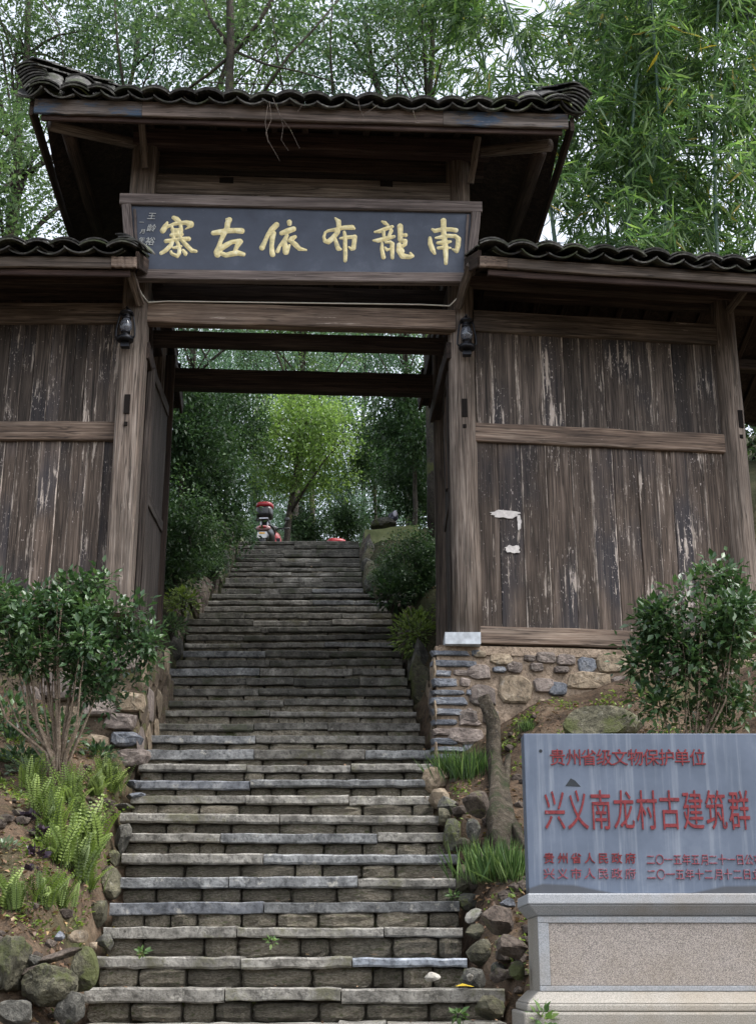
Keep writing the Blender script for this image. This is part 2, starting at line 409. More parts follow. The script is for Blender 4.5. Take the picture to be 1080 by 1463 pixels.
def proj(v):
    x, y, z = v[0], v[1], v[2] - CAMZ
    zc = y * cp + z * sp; yc = -y * sp + z * cp
    return 540 + FPX * x / zc, 731.5 - FPX * yc / zc
steps = []
for n in range(-10, NTOP + 1):
    Y = Y0S + n * TREAD; z = Z0S + n * RISE
    py = proj((0, Y, z))[1]; m_ = pxm(540, min(py, 1463), Y) if py < 1463 else (Y * cp + (z - CAMZ) * sp) / FPX
    L = (itab(tabL, py) - 540) * m_; Rr = (itab(tabR, py) - 540) * m_
    steps.append((n, Y, z, L, Rr))
def stair_edges(Y):
    t = (Y - Y0S) / TREAD + 10; i = int(max(0, min(len(steps) - 2, math.floor(t)))); f = max(0, min(1, t - i))
    a, b = steps[i], steps[i + 1]
    return a[3] + (b[3] - a[3]) * f, a[4] + (b[4] - a[4]) * f
CTL = [  # X, Y, offset above the stair line
    (-1.0, 5.2, .1), (-1.9, 5.6, .2), (-1.5, 5.85, .2), (-1.45, 6.35, .42), (-1.9, 6.5, .44), (-1.4, 7.0, .42), (-1.9, 7.8, .45), (-2.3, 7.2, .6),
    (-1.7, 9.1, .15), (-2.6, 9.0, .5), (-3.5, 8, .8), (-1.65, 11.2, .15), (-2.4, 11.5, .7), (-1.7, 14, .2), (-2.6, 14, .9), (-4, 12, 1.3), (-1.6, 17, .1), (-3, 18, .4),
    (.75, 5.0, .1), (.85, 5.9, .22), (1.6, 5.8, .27), (.75, 6.6, .1), (.8, 7.2, .18), (1.5, 7.2, .3), (.7, 8.1, .1), (.5, 9.0, .0), (.62, 9.3, -.02), (.74, 9.35, .12), (.9, 9.3, .3),
    (1.15, 9.3, .42), (1.9, 9.4, .5), (1.9, 8.5, .38), (3.0, 8.5, .7), (.35, 11.0, .1), (1.0, 11.5, .55), (.3, 14, .2), (1.2, 14, .8), (2.5, 13, 1.2), (.2, 17, .15), (1.4, 18, .4), (3, 18, .6)]
CA = np.array(CTL)
def height_arr(X, Y):
    Yc = np.clip(Y, 3.6, YTOP)
    s = Z0S + SL * (Yc - Y0S) + np.maximum(0, Y - YTOP) * .03 + np.clip(Y - 26, 0, 70) * .3
    t = np.clip((Y - Y0S) / TREAD + 10, 0, len(steps) - 1.001)
    Ls = np.interp(t, range(len(steps)), [q[3] for q in steps]); Rs = np.interp(t, range(len(steps)), [q[4] for q in steps])
    right = X > (Ls + Rs) / 2
    d = np.maximum(0, np.where(right, X - Rs, Ls - X)); 
    sideR = CA[:, 0] > 0
    o = np.zeros_like(X)
    for side in (True, False):
        sel = CA[sideR == side]; num = 0; den = 0
        for (a, b, c) in sel:
            w_ = 1 / ((X - a) ** 2 + (Y - b) ** 2 + .02) ** 2; num = num + w_ * c; den = den + w_
        o = np.where(right == side, num / den, o)
    o = o + .35 * np.clip(np.abs(X + .2) - 2.6, 0, 9) * np.clip((Y - 6) / 3, 0, 1)
    o = o * np.clip((Y - 4.2) / 1.2, 0, 1)
    k = np.clip((d - .0) / .12, 0, 1); k = k * k * (3 - 2 * k); k2 = np.clip((d + .06) / .42, 0, 1); o = o * k2 * k2 * (3 - 2 * k2)
    inst = np.clip((Y - 3.2) / .5, 0, 1) * np.where(Y > YTOP + .4, 0, 1)
    return s + (-.26 * inst) * (1 - k) + o * k
def H(X, Y): return float(height_arr(np.array([X], float), np.array([Y], float))[0])
xs = np.concatenate([np.linspace(-60, -8, 14)[:-1], np.linspace(-8, -3.2, 25)[:-1], np.linspace(-3.2, 3.2, 108), np.linspace(3.2, 8, 25)[1:], np.linspace(8, 60, 14)[1:]])
ys = np.concatenate([np.linspace(-60, 2, 12)[:-1], np.linspace(2, 19, 240), np.linspace(19, 40, 30)[1:], np.linspace(40, 160, 12)[1:]])
GX, GY = np.meshgrid(xs, ys)
GZ = height_arr(GX.ravel(), GY.ravel())
gz = []
for x, y, z in zip(GX.ravel(), GY.ravel(), GZ):
    a = 1.0 if y > 4.5 else .3
    gz.append((x, y, z + a * (.05 * mn.noise(Vector((x * 2.3, y * 2.3, 0))) + .022 * mn.noise(Vector((x * 9, y * 9, 3))))))
nx = len(xs); gf = [(j * nx + i, j * nx + i + 1, (j + 1) * nx + i + 1, (j + 1) * nx + i) for j in range(len(ys) - 1) for i in range(nx - 1)]
g = obj('ground', mesh('ground', gz, gf, M_SOIL, True)); tag(g, 'brown soil banks rising beside the stone stairs', kind='structure')
def G(px, py, y0=4.5, y1=40):
    """first terrain point hit by the view ray of a pixel"""
    Y = y0
    while Y < y1:
        p = P(px, py, Y)
        if p.z < H(p.x, p.y): return p
        Y += .03
    return P(px, py, y1)

st = link(bpy.data.objects.new('stone_stairs', None)); tag(st, 'long straight flight of worn stone slab steps climbing through the gate', kind='structure')
core_v, core_f = [], []
for (n, Y, z, L, Rr) in steps:
    d_, f_ = boxd(L + .03, Rr - .03, Y + .07, Y + TREAD + .06, z - RISE - .2, z - .05)
    b = len(core_v); core_v += d_; core_f += [tuple(i + b for i in q) for q in f_]
obj('bedding', mesh('bedding', core_v, core_f, M_CORE), st)
def hewn(seed):
    V_, F_ = subdiv_noise(*boxd(-.5, .5, -.5, .5, -.5, .5), 3, 0, 1); r_ = random.Random(seed); o_ = Vector((seed * 5.3, 0, 0)); out = []
    for v in V_:
        e_ = [max(0, abs(c_) - .36) / .14 for c_ in v]; k_ = 1 - .06 * (e_[0] * e_[2] + e_[0] * e_[1] + e_[1] * e_[2])
        q_ = mn.noise_vector(v * 3.1 + o_); out.append(Vector((v.x * k_ + q_.x * .035, v.y * k_ + q_.y * .16 - (.06 if v.y < -.4 and abs(v.x) < .3 and abs(v.z) < .3 else 0), v.z * k_ + q_.z * .07)))
    return out, F_
rs_protos = [mesh('riser_stone', *hewn(50 + i), M_RISER) for i in range(12)]
rr = random.Random(5); small = []
joint_hint = {0: [.335, .61], 1: [.39, .69], 2: [.37, .78], 3: [.44], 4: [.32, .7], 5: [.42], 6: [.3, .78], 7: [.5], 8: [.38, .72]}
for (n, Y, z, L, Rr) in steps:
    wdt = Rr - L
    if n in joint_hint: js = joint_hint[n]
    else:
        k = rr.choice([1, 2, 2, 3]); js = sorted(min(.9, max(.12, (i + 1) / (k + 1) + rr.uniform(-.12, .12))) for i in range(k))
    cuts = [0] + js + [1]; th = .056 + rr.uniform(-.007, .007)
    for a, b in zip(cuts, cuts[1:]):
        xa = L + wdt * a + .003; xb = L + wdt * b - .003
        mt = rr.choice([M_SLAB, M_SLAB, M_SLAB, M_SLABG]); 
        if (n == 9 and a == 0) or (n == 3 and a == 0): mt = M_SLABB
        if n == 1 and b == 1: mt = M_SLABREFL
        if n > 12 and rr.random() < .75: mt = M_SLABSHADE
        dz = rr.uniform(-.009, .005); dy = rr.uniform(-.016, .016); SEED[0] += 1
        h = th + rr.uniform(-.009, .007)
        dep = TREAD + .05
        vs, fs = prism_data(h, dep, xb - xa, rr.uniform(.004, .012), max(5, int((xb - xa) / .06)), .0026 if n > 2 else .0032, SEED[0])
        A = Vector((xa, Y + dep / 2 + dy, z - h / 2 + dz)); B = Vector((xb, Y + dep / 2 + dy, z - h / 2 + dz))
        # local x -> world z (height); long axis local z -> world x
        vs = [Vector((v[0], v[1], v[2])) for v in vs]
        Mx = Matrix(((0, 0, 1), (0, 1, 0), (-1, 0, 0))).to_4x4(); Mx.translation = (A + B) / 2; Mx = Mx @ Matrix.Rotation(R(rr.uniform(-.55, .55)), 4, 'Y')
        obj('slab', mesh('slab', vs, fs, mt), st, Mx)
    x = L + .01; hh = RISE - th + .02
    while x < Rr - .03:
        ww = min(rr.uniform(.13, .36), Rr - x - .005)
        if ww < .04: break
        cy = Y + .036 + rr.uniform(-.01, .012)
        Mx = Matrix.Translation((x + ww / 2, cy + .05, z - th - hh / 2 + .008)) @ Matrix.Diagonal((ww * .985, .12, hh * rr.uniform(.82, .98), 1))
        if -2 <= n <= 12: obj('riser_stone', rs_protos[rr.randrange(12)], st, Mx)
        elif n > 12: small.append(xf(block_data(1, 1, 1, rr.randrange(999), .1, .08), Mx))
        x += ww + .001
V, F = join(small)
tag(obj('riser_stonework', mesh('riser_stonework', V, F, M_RISER), st), kind='stuff')

# ------------------------------------------------------------------ foundations
MPL = (-.6, 9.4, .06)
LPL = (-1.81, 9.33, .0)
RPL = (.64, 9.474, .13)
def plate_data(w, h, dep, proud, seed, sq=.45):
    r = random.Random(seed); n = 11; out = []
    for i in range(n):
        a = 2 * math.pi * (i + r.uniform(-.25, .25)) / n; c_, s_ = math.cos(a), math.sin(a)
        k_ = r.uniform(.84, 1.04); out.append((math.copysign(abs(c_) ** sq, c_) * w * k_, math.copysign(abs(s_) ** sq, s_) * h * k_))
    vs = []; tx, tz = r.uniform(-.12, .12), r.uniform(-.12, .12)
    for y_, f in ((dep, 1.02), (-proud * .35, 1.0), (-proud * .85, .88), (-proud, .55)):
        for (x, z) in out: vs.append(Vector((x * f, y_ + (x / w * tx + z / h * tz) * proud * 2 + r.uniform(-.1, .1) * proud, z * f)))
    vs.append(Vector((0, -proud * r.uniform(.85, 1.15), 0))); fs = []
    for k_ in range(3):
        for i in range(n):
            j = (i + 1) % n; fs.append((k_ * n + i, k_ * n + j, (k_ + 1) * n + j, (k_ + 1) * n + i))
    for i in range(n): fs.append((3 * n + i, 3 * n + (i + 1) % n, 4 * n))
    return vs, [f[::-1] for f in fs] if False else fs
def stone_in(name, parent, x0, y0, x1, y1, pl, mat, seed, dep=.05, sub=2, proud=.03):
    A = PP(x0, y0, pl); B = PP(x1, y1, pl); c = (A + B) / 2; wx = abs(B.x - A.x) / 2 * 1.12; hz = abs(B.z - A.z) / 2 * 1.12
    vs, fs = plate_data(wx, hz, .05, proud * 1.1, seed, .4 if wx > 2 * hz else .6)
    return obj(name, mesh(name, vs, fs, mat), parent, Matrix.Translation(c) @ Matrix.Rotation(math.atan(pl[2]), 4, 'Z'))
# right
ft = PP(618, 924, RPL); fb = PP(618, 1092, RPL)
fr = thing('foundation_wall', 'right foundation wall of blue slates and tan stones set in clay mortar', 'stone wall', (ft.x, ft.y, fb.z))
xr1 = 5.2; k = RPL[2]
def wallbox(xa, xb, pl, ztop, zbot, depth, cut=None):
    ya = pl[1] + pl[2] * (xa - pl[0]); yb = pl[1] + pl[2] * (xb - pl[0])
    return [(xa, ya, zbot), (xb, yb, zbot), (xb, yb + depth, zbot), (xa, ya + depth, zbot), (xa, ya, ztop), (xb, yb, ztop), (xb, yb + depth, ztop), (xa, ya + depth, ztop)], \
           [(3, 2, 1, 0), (4, 5, 6, 7), (0, 1, 5, 4), (1, 2, 6, 5), (2, 3, 7, 6), (3, 0, 4, 7)]
zb = fb.z - .6
W1 = wallbox(ft.x + .02, xr1, RPL, ft.z, zb, 1.55)
V, F = subdiv_noise(W1[0], W1[1], 46, .013, 9)
obj('mortar_core', mesh('mortar_core', V, F, M_MORTAR), fr, None)
sr = random.Random(21); yy = 929; i = 0
while yy < 1092:                                       # slate column at the corner
    hh = sr.uniform(8, 14); x = 618
    xe = sr.uniform(668, 700) if yy > 960 else 690
    while x < xe - 12:
        ww = min(sr.uniform(30, 66), xe - x)
        stone_in('wall_stone', fr, x, yy, x + ww - 4, yy + hh, RPL, sr.choice([M_SLATE, M_SLATE, M_SLATE, M_PURST]), 100 + i, .06, 2, .022); i += 1; x += ww
    yy += hh + sr.uniform(2, 5)
big = [(676, 930, 694, 940, 1), (700, 934, 730, 950, 1), (722, 945, 746, 962, 3), (748, 936, 764, 946, 2), (764, 932, 794, 948, 2), (757, 947, 776, 960, 2), (790, 952, 812, 962, 3), (795, 934, 822, 952, 2), (824, 940, 850, 962, 0),
       (850, 935, 898, 962, 1), (900, 932, 930, 970, 1), (671, 978, 708, 1010, 2), (712, 964, 760, 1004, 1), (762, 968, 790, 990, 2), (780, 974, 810, 994, 0), (812, 960, 872, 986, 1), (874, 966, 905, 985, 3), (906, 972, 950, 990, 1),
       (668, 950, 700, 972, 2), (704, 952, 722, 962, 0), (640, 1040, 690, 1062, 2), (660, 1062, 700, 1082, 0), (935, 935, 980, 968, 3), (952, 970, 1000, 990, 1), (985, 936, 1030, 965, 1), (690, 1014, 712, 1036, 3), (655, 1014, 682, 1034, 2)]
MS = [M_SLATE, M_TANST, M_PURST, M_PURST]
for j, (a, b, c, d, q) in enumerate(big): stone_in('wall_stone', fr, a, b, c, d, RPL, MS[q], 300 + j, .07, 2, .026)
placed = [(618, 924, 702, 1095)] + [b_[:4] for b_ in big]
for _ in range(900):
    cx_, cy_ = sr.uniform(700, 1060), sr.uniform(932, 1010); a_, b_ = sr.uniform(6, 17), sr.uniform(4, 9); q_ = (cx_ - a_, cy_ - b_, cx_ + a_, cy_ + b_)
    if any(q_[0] < p_[2] + 3 and q_[2] > p_[0] - 3 and q_[1] < p_[3] + 2 and q_[3] > p_[1] - 2 for p_ in placed): continue
    placed.append(q_); stone_in('wall_stone', fr, *q_, RPL, sr.choice([M_PURST, M_TANST, M_SLATE, M_PURST]), 800 + len(placed), .05, 2, .028)
    if len(placed) > 95: break
# stair-side face of the right foundation: uneven flat stones
for j in range(14):
    Yq = ft.y + .1 + (j % 5) * .3; zz = fb.z + .08 + (j // 5) * .28 + SL * (j % 5) * .3 * .6
    if zz > ft.z - .08: continue
    vs, fs = rock_data(.018, .17, .13, 400 + j, 2, 7, .05)
    obj('wall_stone', mesh('wall_stone', vs, fs, sr.choice([M_TANST, M_PURST, M_MORTAR])), fr, Matrix.Translation((ft.x + .01, Yq, zz)))
# earth cap band along the top
cap = subdiv_noise(*wallbox(ft.x + .04, xr1, (RPL[0], RPL[1] - .012, k), ft.z + .012, ft.z - .05, .2), 10, .008)
obj('clay_cap', mesh('clay_cap', *cap, M_MORTAR), fr)
# left
lt = PP(205, 870, LPL); lb = PP(200, 1092, LPL)
fl = thing('foundation_wall', 'left foundation wall of earth and rubble behind the camellia shrub', 'stone wall', (lt.x, lt.y, lb.z))
W2 = wallbox(-5.6, -1.64, LPL, lt.z - .22, lb.z - .5, 1.5)
obj('mortar_core', mesh('mortar_core', *subdiv_noise(*W2, 30, .03), M_EARTHW), fl)
for j, (a, b, c, d, q) in enumerate([(160, 1046, 200, 1068, 0), (165, 1070, 212, 1096, 2), (150, 1020, 195, 1044, 2), (120, 1050, 158, 1080, 1), (170, 990, 205, 1018, 1), (120, 1000, 165, 1024, 3), (60, 960, 120, 1000, 2), (80, 1010, 118, 1046, 1), (20, 980, 58, 1020, 2), (150, 930, 200, 960, 3), (90, 900, 150, 930, 2)]):
    stone_in('wall_stone', fl, a, b, c, d, LPL, MS[q], 500 + j, .08, 2, .05)
for j in range(12):
    Yq = lt.y + .12 + (j % 4) * .33; zz = lb.z + .15 + (j // 4) * .27 + (j % 4) * .08
    vs, fs = rock_data(.016, .17, .13, 460 + j, 2, 7, .05)
    obj('wall_stone', mesh('wall_stone', vs, fs, sr.choice([M_TANST, M_EARTHW, M_PURST])), fl, Matrix.Translation((-1.636, Yq, zz)))

# ------------------------------------------------------------------ the gate
gate = thing('village_gate', 'old timber gatehouse with tiled roof and splayed plank wings over the stone stairs', 'gatehouse', (-.6, 9.4, S(9.4)))
UPY = Vector((0, 1, 0))
def vpost(px, ytop, ybot, pl, off=0, r=None, w=None, d=None, mat=M_POST, name='post', pxmid=None):
    a = PP(px, (ytop + ybot) / 2, pl); zt = PP(px, ytop, pl).z; zb_ = PP(px, ybot, pl).z
    A = Vector((a.x, a.y + off, zb_)); B = Vector((a.x, a.y + off, zt))
    if r: return log(name, A, B, r * 1.06, r * .92, mat, gate), A, B
    return beam(name, A, B, w, d, mat, gate, Vector((0, 1, 0)), bev=.02), A, B
def hbeam(name, x0, y0, x1, y1, hpx, pl, mat, depth=.07, off=0, bev=.008, level=True):
    """beam whose visible front face is centred on the two pixels"""
    A = PP(x0, y0, pl); B = PP(x1, y1, pl)
    if level: z = (A.z + B.z) / 2; A.z = B.z = z
    h = hpx * (A.y * cp + (A.z - CAMZ) * sp) / FPX / math.cos(math.atan2(A.z - CAMZ, A.y))
    A.y += depth / 2 + off; B.y += depth / 2 + off
    return beam(name, A, B, depth, h, mat, gate, Vector((0, 0, 1)), bev, nseg=8)
def offp(pl, d): return (pl[0], pl[1] + d, pl[2])
# front posts
vpost(189, 205, 880, offp(MPL, .0), w=.19, d=.17, mat=M_POST)
(p_r, pA, pB) = vpost(661, 205, 911, MPL, off=.06, r=.103)
vpost(1051, 400, 900, RPL, off=.05, r=.1)
# extra pilaster board left
hb = PP(165, 700, LPL)
beam('post', Vector((hb.x - .0, LPL[1] + .10, PP(165, 880, LPL).z)), Vector((hb.x - .0, LPL[1] + .10, PP(185, 470, LPL).z)), .12, .1, M_POST, gate, UPY, bev=.015)
# plinth block
a = PP(635, 924, MPL); b = PP(685, 909, MPL)
d_ = boxd(a.x + .0, b.x, a.y - .09, a.y + .2, a.z, b.z + .005)
obj('plinth', mesh('plinth', *d_, M_WPLINTH), gate)
# rear posts
RP = offp(MPL, 1.3)
for px in (219, 629): vpost(px, 470, 925, RP, w=.1, d=.12, mat=M_BEAM)
MP2 = offp(MPL, .65)
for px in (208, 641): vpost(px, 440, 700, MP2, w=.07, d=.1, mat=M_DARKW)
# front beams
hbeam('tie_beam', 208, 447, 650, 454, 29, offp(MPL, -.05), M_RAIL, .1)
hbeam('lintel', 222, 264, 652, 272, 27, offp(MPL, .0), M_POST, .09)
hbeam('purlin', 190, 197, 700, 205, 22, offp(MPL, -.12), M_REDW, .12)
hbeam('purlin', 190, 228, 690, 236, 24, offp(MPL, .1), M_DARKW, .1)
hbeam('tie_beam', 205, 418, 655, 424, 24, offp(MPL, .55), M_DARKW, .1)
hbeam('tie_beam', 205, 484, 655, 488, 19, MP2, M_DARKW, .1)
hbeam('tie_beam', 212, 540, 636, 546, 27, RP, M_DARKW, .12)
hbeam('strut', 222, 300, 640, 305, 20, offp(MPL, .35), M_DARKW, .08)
# side beams front to rear
for px, yy in ((207, 500), (645, 500), (205, 400), (650, 400)):
    A = PP(px, yy, MPL); B = A.copy(); B.y += 1.3; B.x -= .06 * 1.3
    beam('side_beam', A, B, .08, .13, M_DARKW, gate)
# door leaves folded back along the sides
for s, px in ((-1, 211), (1, 645)):
    A = PP(px, 560, offp(MPL, .18)); zt = A.z + .25; zb_ = PP(px, 905, offp(MPL, .18)).z
    leaf = beam('door_leaf', Vector((A.x, A.y + .45, zb_)), Vector((A.x + s * .0, A.y + .45, zt)), .04, .8, M_DARKD, gate, UPY)
    for dz in (0, .45, .9):
        z_ = zb_ + .06 + (zt - zb_ - .12) * dz / .9
        o = beam('door_rail', Vector((A.x - s * .026, A.y + .08, z_)), Vector((A.x - s * .026, A.y + .82, z_)), .016, .09, M_DARKD, leaf)
    o = beam('door_stile', Vector((A.x - s * .027, A.y + .09, zb_ + .03)), Vector((A.x - s * .027, A.y + .09, zt - .03)), .016, .07, M_DARKD, leaf, UPY)
# mortise slots & pegs
M_HOLE = plain('dark_slot', (.012, .01, .009), .9, .1)
def slot(px, py, wpx, hpx, pl, off):
    c = PP(px, py, pl); q = pxm(px, py, c.y)
    d_ = boxd(c.x - wpx * q / 2, c.x + wpx * q / 2, c.y + off - .004, c.y + off + .03, c.z - hpx * q / 1.8, c.z + hpx * q / 1.8)
    obj('mortise', mesh('mortise', *d_, M_HOLE), gate)
slot(185, 584, 8, 26, MPL, -.092); slot(183, 612, 5, 5, MPL, -.092)
slot(663, 586, 8, 25, MPL, -.045); slot(663, 612, 5, 5, MPL, -.045)
slot(1055, 602, 7, 24, RPL, -.05); slot(1056, 627, 5, 5, RPL, -.05)
slot(324, 258, 20, 8, MPL, -.004); slot(552, 263, 18, 8, MPL, -.004)

def panel(parent, xpx, ytop, ybot, ymid, pl, mat, off, rail=None):
    zt = PP(xpx[0], ytop, pl).z; zb_ = PP(xpx[0], ybot, pl).z
    for i in range(len(xpx) - 1):
        A = PP(xpx[i], ymid, pl); B = PP(xpx[i + 1], ymid, pl); g_ = .0015
        c = (A + B) / 2; ww = (B - A).xy.length - g_ * 2; oy = off + random.uniform(-.004, .004)
        th = .026
        SEED[0] += 1
        vs, fs = prism_data(ww, th, zt - zb_, .004, 6, .0016, SEED[0])
        M_ = Matrix.Translation((c.x, c.y + oy + th / 2, (zt + zb_) / 2)) @ Matrix.Rotation(math.atan(pl[2]), 4, 'Z')
        obj('plank', mesh('plank', vs, fs, mat), parent, M_)
Z1 = PP(683, 470, RPL).z
panel(gate, [680, 702, 739, 775, 806, 828, 863, 905, 930, 962, 994, 1020, 1036], 466, 612, 540, RPL, M_PLANKD, .03)
panel(gate, [681, 714, 748, 785, 821, 849, 882, 916, 944, 966, 990, 1012, 1045], 622, 897, 760, RPL, M_PLANK, .03)
panel(gate, [-30, -9, 10, 30, 47, 69, 88, 104, 121, 140, 158, 176], 455, 610, 530, LPL, M_PLANKD, .03)
panel(gate, [-30, -2, 14, 50, 78, 96, 118, 142, 172], 616, 856, 730, LPL, M_PLANK, .03)
# beyond the right post
hbeam('top_rail', 676, 459, 1036, 477, 29, RPL, M_BEAM, .07, -.01)
hbeam('middle_rail', 676, 618, 1042, 632, 27, RPL, M_RAIL, .05, -.004)
hbeam('bottom_rail', 676, 901, 1045, 923, 25, RPL, M_RAIL, .07, -.012)
hbeam('top_rail', -40, 447, 192, 447, 28, LPL, M_BEAM, .07, -.01)
hbeam('middle_rail', -40, 615, 172, 615, 27, LPL, M_RAIL, .05, -.004)
hbeam('bottom_rail', -40, 856, 165, 856, 22, LPL, M_RAIL, .06, -.008)
# torn paper remains on the planks
M_PAPER = plain('torn_white_paper', (.5, .47, .45), .9, .1, nscale=40, var=.2)
def paper(px, py, wp, hp, seed):
    c = PP(px, py, RPL); q = pxm(px, py, c.y); r = random.Random(seed); n = 22; vs = []
    for i in range(n):
        a = 2 * math.pi * i / n; ca, sa = math.cos(a), math.sin(a); e = max(abs(ca), abs(sa)) ** .8
        k_ = r.uniform(.72, 1.1); vs.append((ca / e * wp * q / 2 * k_, .0, sa / e * hp * q / 2 * k_))
    vs2 = [(x, -.0015, z) for x, y, z in vs] + [(x, .004, z) for x, y, z in vs]
    fs = [tuple(range(n))] + [(i, n + i, n + (i + 1) % n, (i + 1) % n) for i in range(n)]
    M_ = Matrix.Translation((c.x, c.y + .0235, c.z)) @ Matrix.Rotation(math.atan(RPL[2]), 4, 'Z')
    return obj('torn_paper', mesh('torn_paper', vs2, fs, M_PAPER), None, M_)
tag(paper(722, 733, 44, 12, 1), 'wide torn strip of white paper stuck high on the right planks', 'torn paper')
tag(paper(742, 745, 6, 22, 2), 'narrow vertical scrap of white paper below the end of the wide strip', 'torn paper')
tag(paper(733, 783, 22, 12, 3), 'small ragged white paper scrap lowest on the right planks', 'torn paper')

# ---- roofs
def tile_data(w, l, rise, th, up=True, n=7):
    vs = []; s = 1 if up else -1
    for yy in (0, l):
        for t in (0, th):
            for i in range(n):
                u = -1 + 2 * i / (n - 1); tap = 1 - .08 * (yy / l if up else 1 - yy / l)
                vs.append(Vector((u * w / 2 * tap, yy, s * (rise * (1 - u * u)) + t)))
    fs = []
    a, b, c, d = 0, n, 2 * n, 3 * n
    for i in range(n - 1):
        fs += [(a + i + 1, a + i, c + i, c + i + 1), (b + i, b + i + 1, d + i + 1, d + i), (a + i, a + i + 1, b + i + 1, b + i), (c + i + 1, c + i, d + i, d + i + 1)]
    fs += [(a, b, d, c), (a + n - 1, c + n - 1, d + n - 1, b + n - 1)]
    return vs, fs
T_COVER = tile_data(.215, .2, .038, .011, True); T_PAN = tile_data(.225, .2, .04, .011, False)
m_cover = mesh('roof_tile', *T_COVER, M_TILE, False); m_pan = mesh('roof_tile', *T_PAN, M_TILE, False)
m_coverm = mesh('roof_tile', *T_COVER, M_TILEM, False)
tr_ = random.Random(31)
def roof(ox, oy, yaw, wid, dep, z0, slope, hip, indiv_rows, lift=(0, 0), name='roof', vis=(0, 1), depth_rows=None):
    """local frame: u along the eave 0..wid, v back 0..dep; returns surface function"""
    ex = Vector((math.cos(yaw), math.sin(yaw), 0)); ey = Vector((-math.sin(yaw), math.cos(yaw), 0)); O = Vector((ox, oy, 0))
    def zf(u, v):
        d = min(v, dep - v)
        if hip: d = min(d, (u) * 1.05, (wid - u) * 1.05)
        z = z0 + slope * max(d, -.2)
        for (cu, lf) in ((0, lift[0]), (wid, lift[1])):
            if lf:
                dc = math.hypot(u - cu, min(v, dep - v))
                z += lf * math.exp(-(dc / .5) ** 2) * sst((min(v, dep - v) + .02) / .3) + .02 * math.exp(-(dc / .8) ** 2)
        return z
    def pt(u, v, dz=0): return O + ex * u + ey * v + Vector((0, 0, zf(u, v) + dz))
    root = obj(name, None, gate)
    # boarding
    nu, nv = max(8, int(wid / .12)), max(8, int(dep / .12)); vs = []; fs = []
    for dz in (-.012, -.045):
        for j in range(nv + 1):
            for i in range(nu + 1): vs.append(pt(.02 + (wid - .04) * i / nu, .02 + (dep - .04) * j / nv, dz))
    N = (nu + 1) * (nv + 1)
    for j in range(nv):
        for i in range(nu):
            a = j * (nu + 1) + i; q = (a, a + 1, a + nu + 2, a + nu + 1); fs.append(q); fs.append(tuple(N + x for x in q[::-1]))
    rim = [i for i in range(nu + 1)] + [j * (nu + 1) + nu for j in range(1, nv + 1)] + [nv * (nu + 1) + i for i in range(nu - 1, -1, -1)] + [j * (nu + 1) for j in range(nv - 1, 0, -1)]
    for a, b in zip(rim, rim[1:] + rim[:1]): fs.append((a, N + a, N + b, b))
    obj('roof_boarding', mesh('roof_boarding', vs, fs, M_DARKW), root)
    # rafters under the boards, front slope and back slope
    u = .1
    while u < wid - .05:
        vmax = dep / 2 if not hip else min(dep / 2, max(.15, min(u, wid - u)))
        for va, vb in ((.03, vmax), (dep - .03, dep - vmax)):
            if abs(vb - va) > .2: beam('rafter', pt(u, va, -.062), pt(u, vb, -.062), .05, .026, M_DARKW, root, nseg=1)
        u += .24
    # tiles
    step = .085; per = .2; stuff = []
    nper = int(wid / per)
    if depth_rows is None: depth_rows = int(dep / 2 / step)
    for side in (0, 1):
        for r_ in range(depth_rows):
            for q in range(0 if hip else 1, nper * 2 + (1 if hip else 0)):
                u = (wid - nper * per) / 2 + q * per / 2
                v = r_ * step - .07
                if hip and (u < v * .95 - .06 or wid - u < v * .95 - .06): continue
                cover = (q % 2 == 1)
                vv = v if side == 0 else dep - v
                u_ = u + tr_.uniform(-.008, .008); dv = .12 if side == 0 else -.12
                p0 = pt(u_, vv, 0); p1 = pt(u_, vv + dv, 0)
                t = (p1 - p0).normalized(); xx = (ex if side == 0 else -ex); 
                du = pt(min(u_ + .04, wid), max(0, min(dep, vv + dv)), 0) - pt(max(0, u_ - .04), max(0, min(dep, vv + dv)), 0)
                if du.length > .01: xx = du.normalized() * (1 if side == 0 else -1)
                nn = xx.cross(t).normalized(); xx = t.cross(nn).normalized()
                M_ = Matrix((xx, t, nn)).transposed().to_4x4() @ Matrix.Rotation(R(tr_.uniform(-9, 9)), 4, 'Z') @ Matrix.Rotation(R(tr_.uniform(-5, 5) - 3.0), 4, 'X') @ Matrix.Rotation(R(tr_.uniform(-6, 6)), 4, 'Y')
                M_.translation = p0 + nn * ((.05 if cover else .036) + tr_.uniform(-.008, .01)) + t * tr_.uniform(-.02, .02) - (Vector((0, 0, 0)))
                if side == 0 and r_ < indiv_rows and vis[0] <= u / wid <= vis[1]:
                    mossy = cover and r_ > 0 and (u < .75 and u > .2 or wid - u < .6) and hip
                    obj('roof_tile', m_coverm if mossy else (m_cover if cover else m_pan), root, M_)
                    if r_ == 0 and cover:   # doubled eave tile
                        M2 = M_.copy(); M2.translation = M_.translation + nn * .02 + t * .035; stuff.append(xf(T_COVER, M2))
                else: stuff.append(xf(T_COVER if cover else T_PAN, M_))
    V, F = join(stuff); tag(obj('tile_field', mesh('tile_field', V, F, M_TILE), root), kind='stuff')
    return root, pt, zf
EF = PP(50, 151, (-2.54, 8.6, .05)); 
yaw0 = math.atan(.05)
Wm = 4.03; Dm = 2.95; z0m = EF.z + .05
roofm, ptm, zfm = roof(EF.x - .03, EF.y, yaw0, Wm, Dm, z0m, .42, True, 2, lift=(.34, .3), name='main_roof')
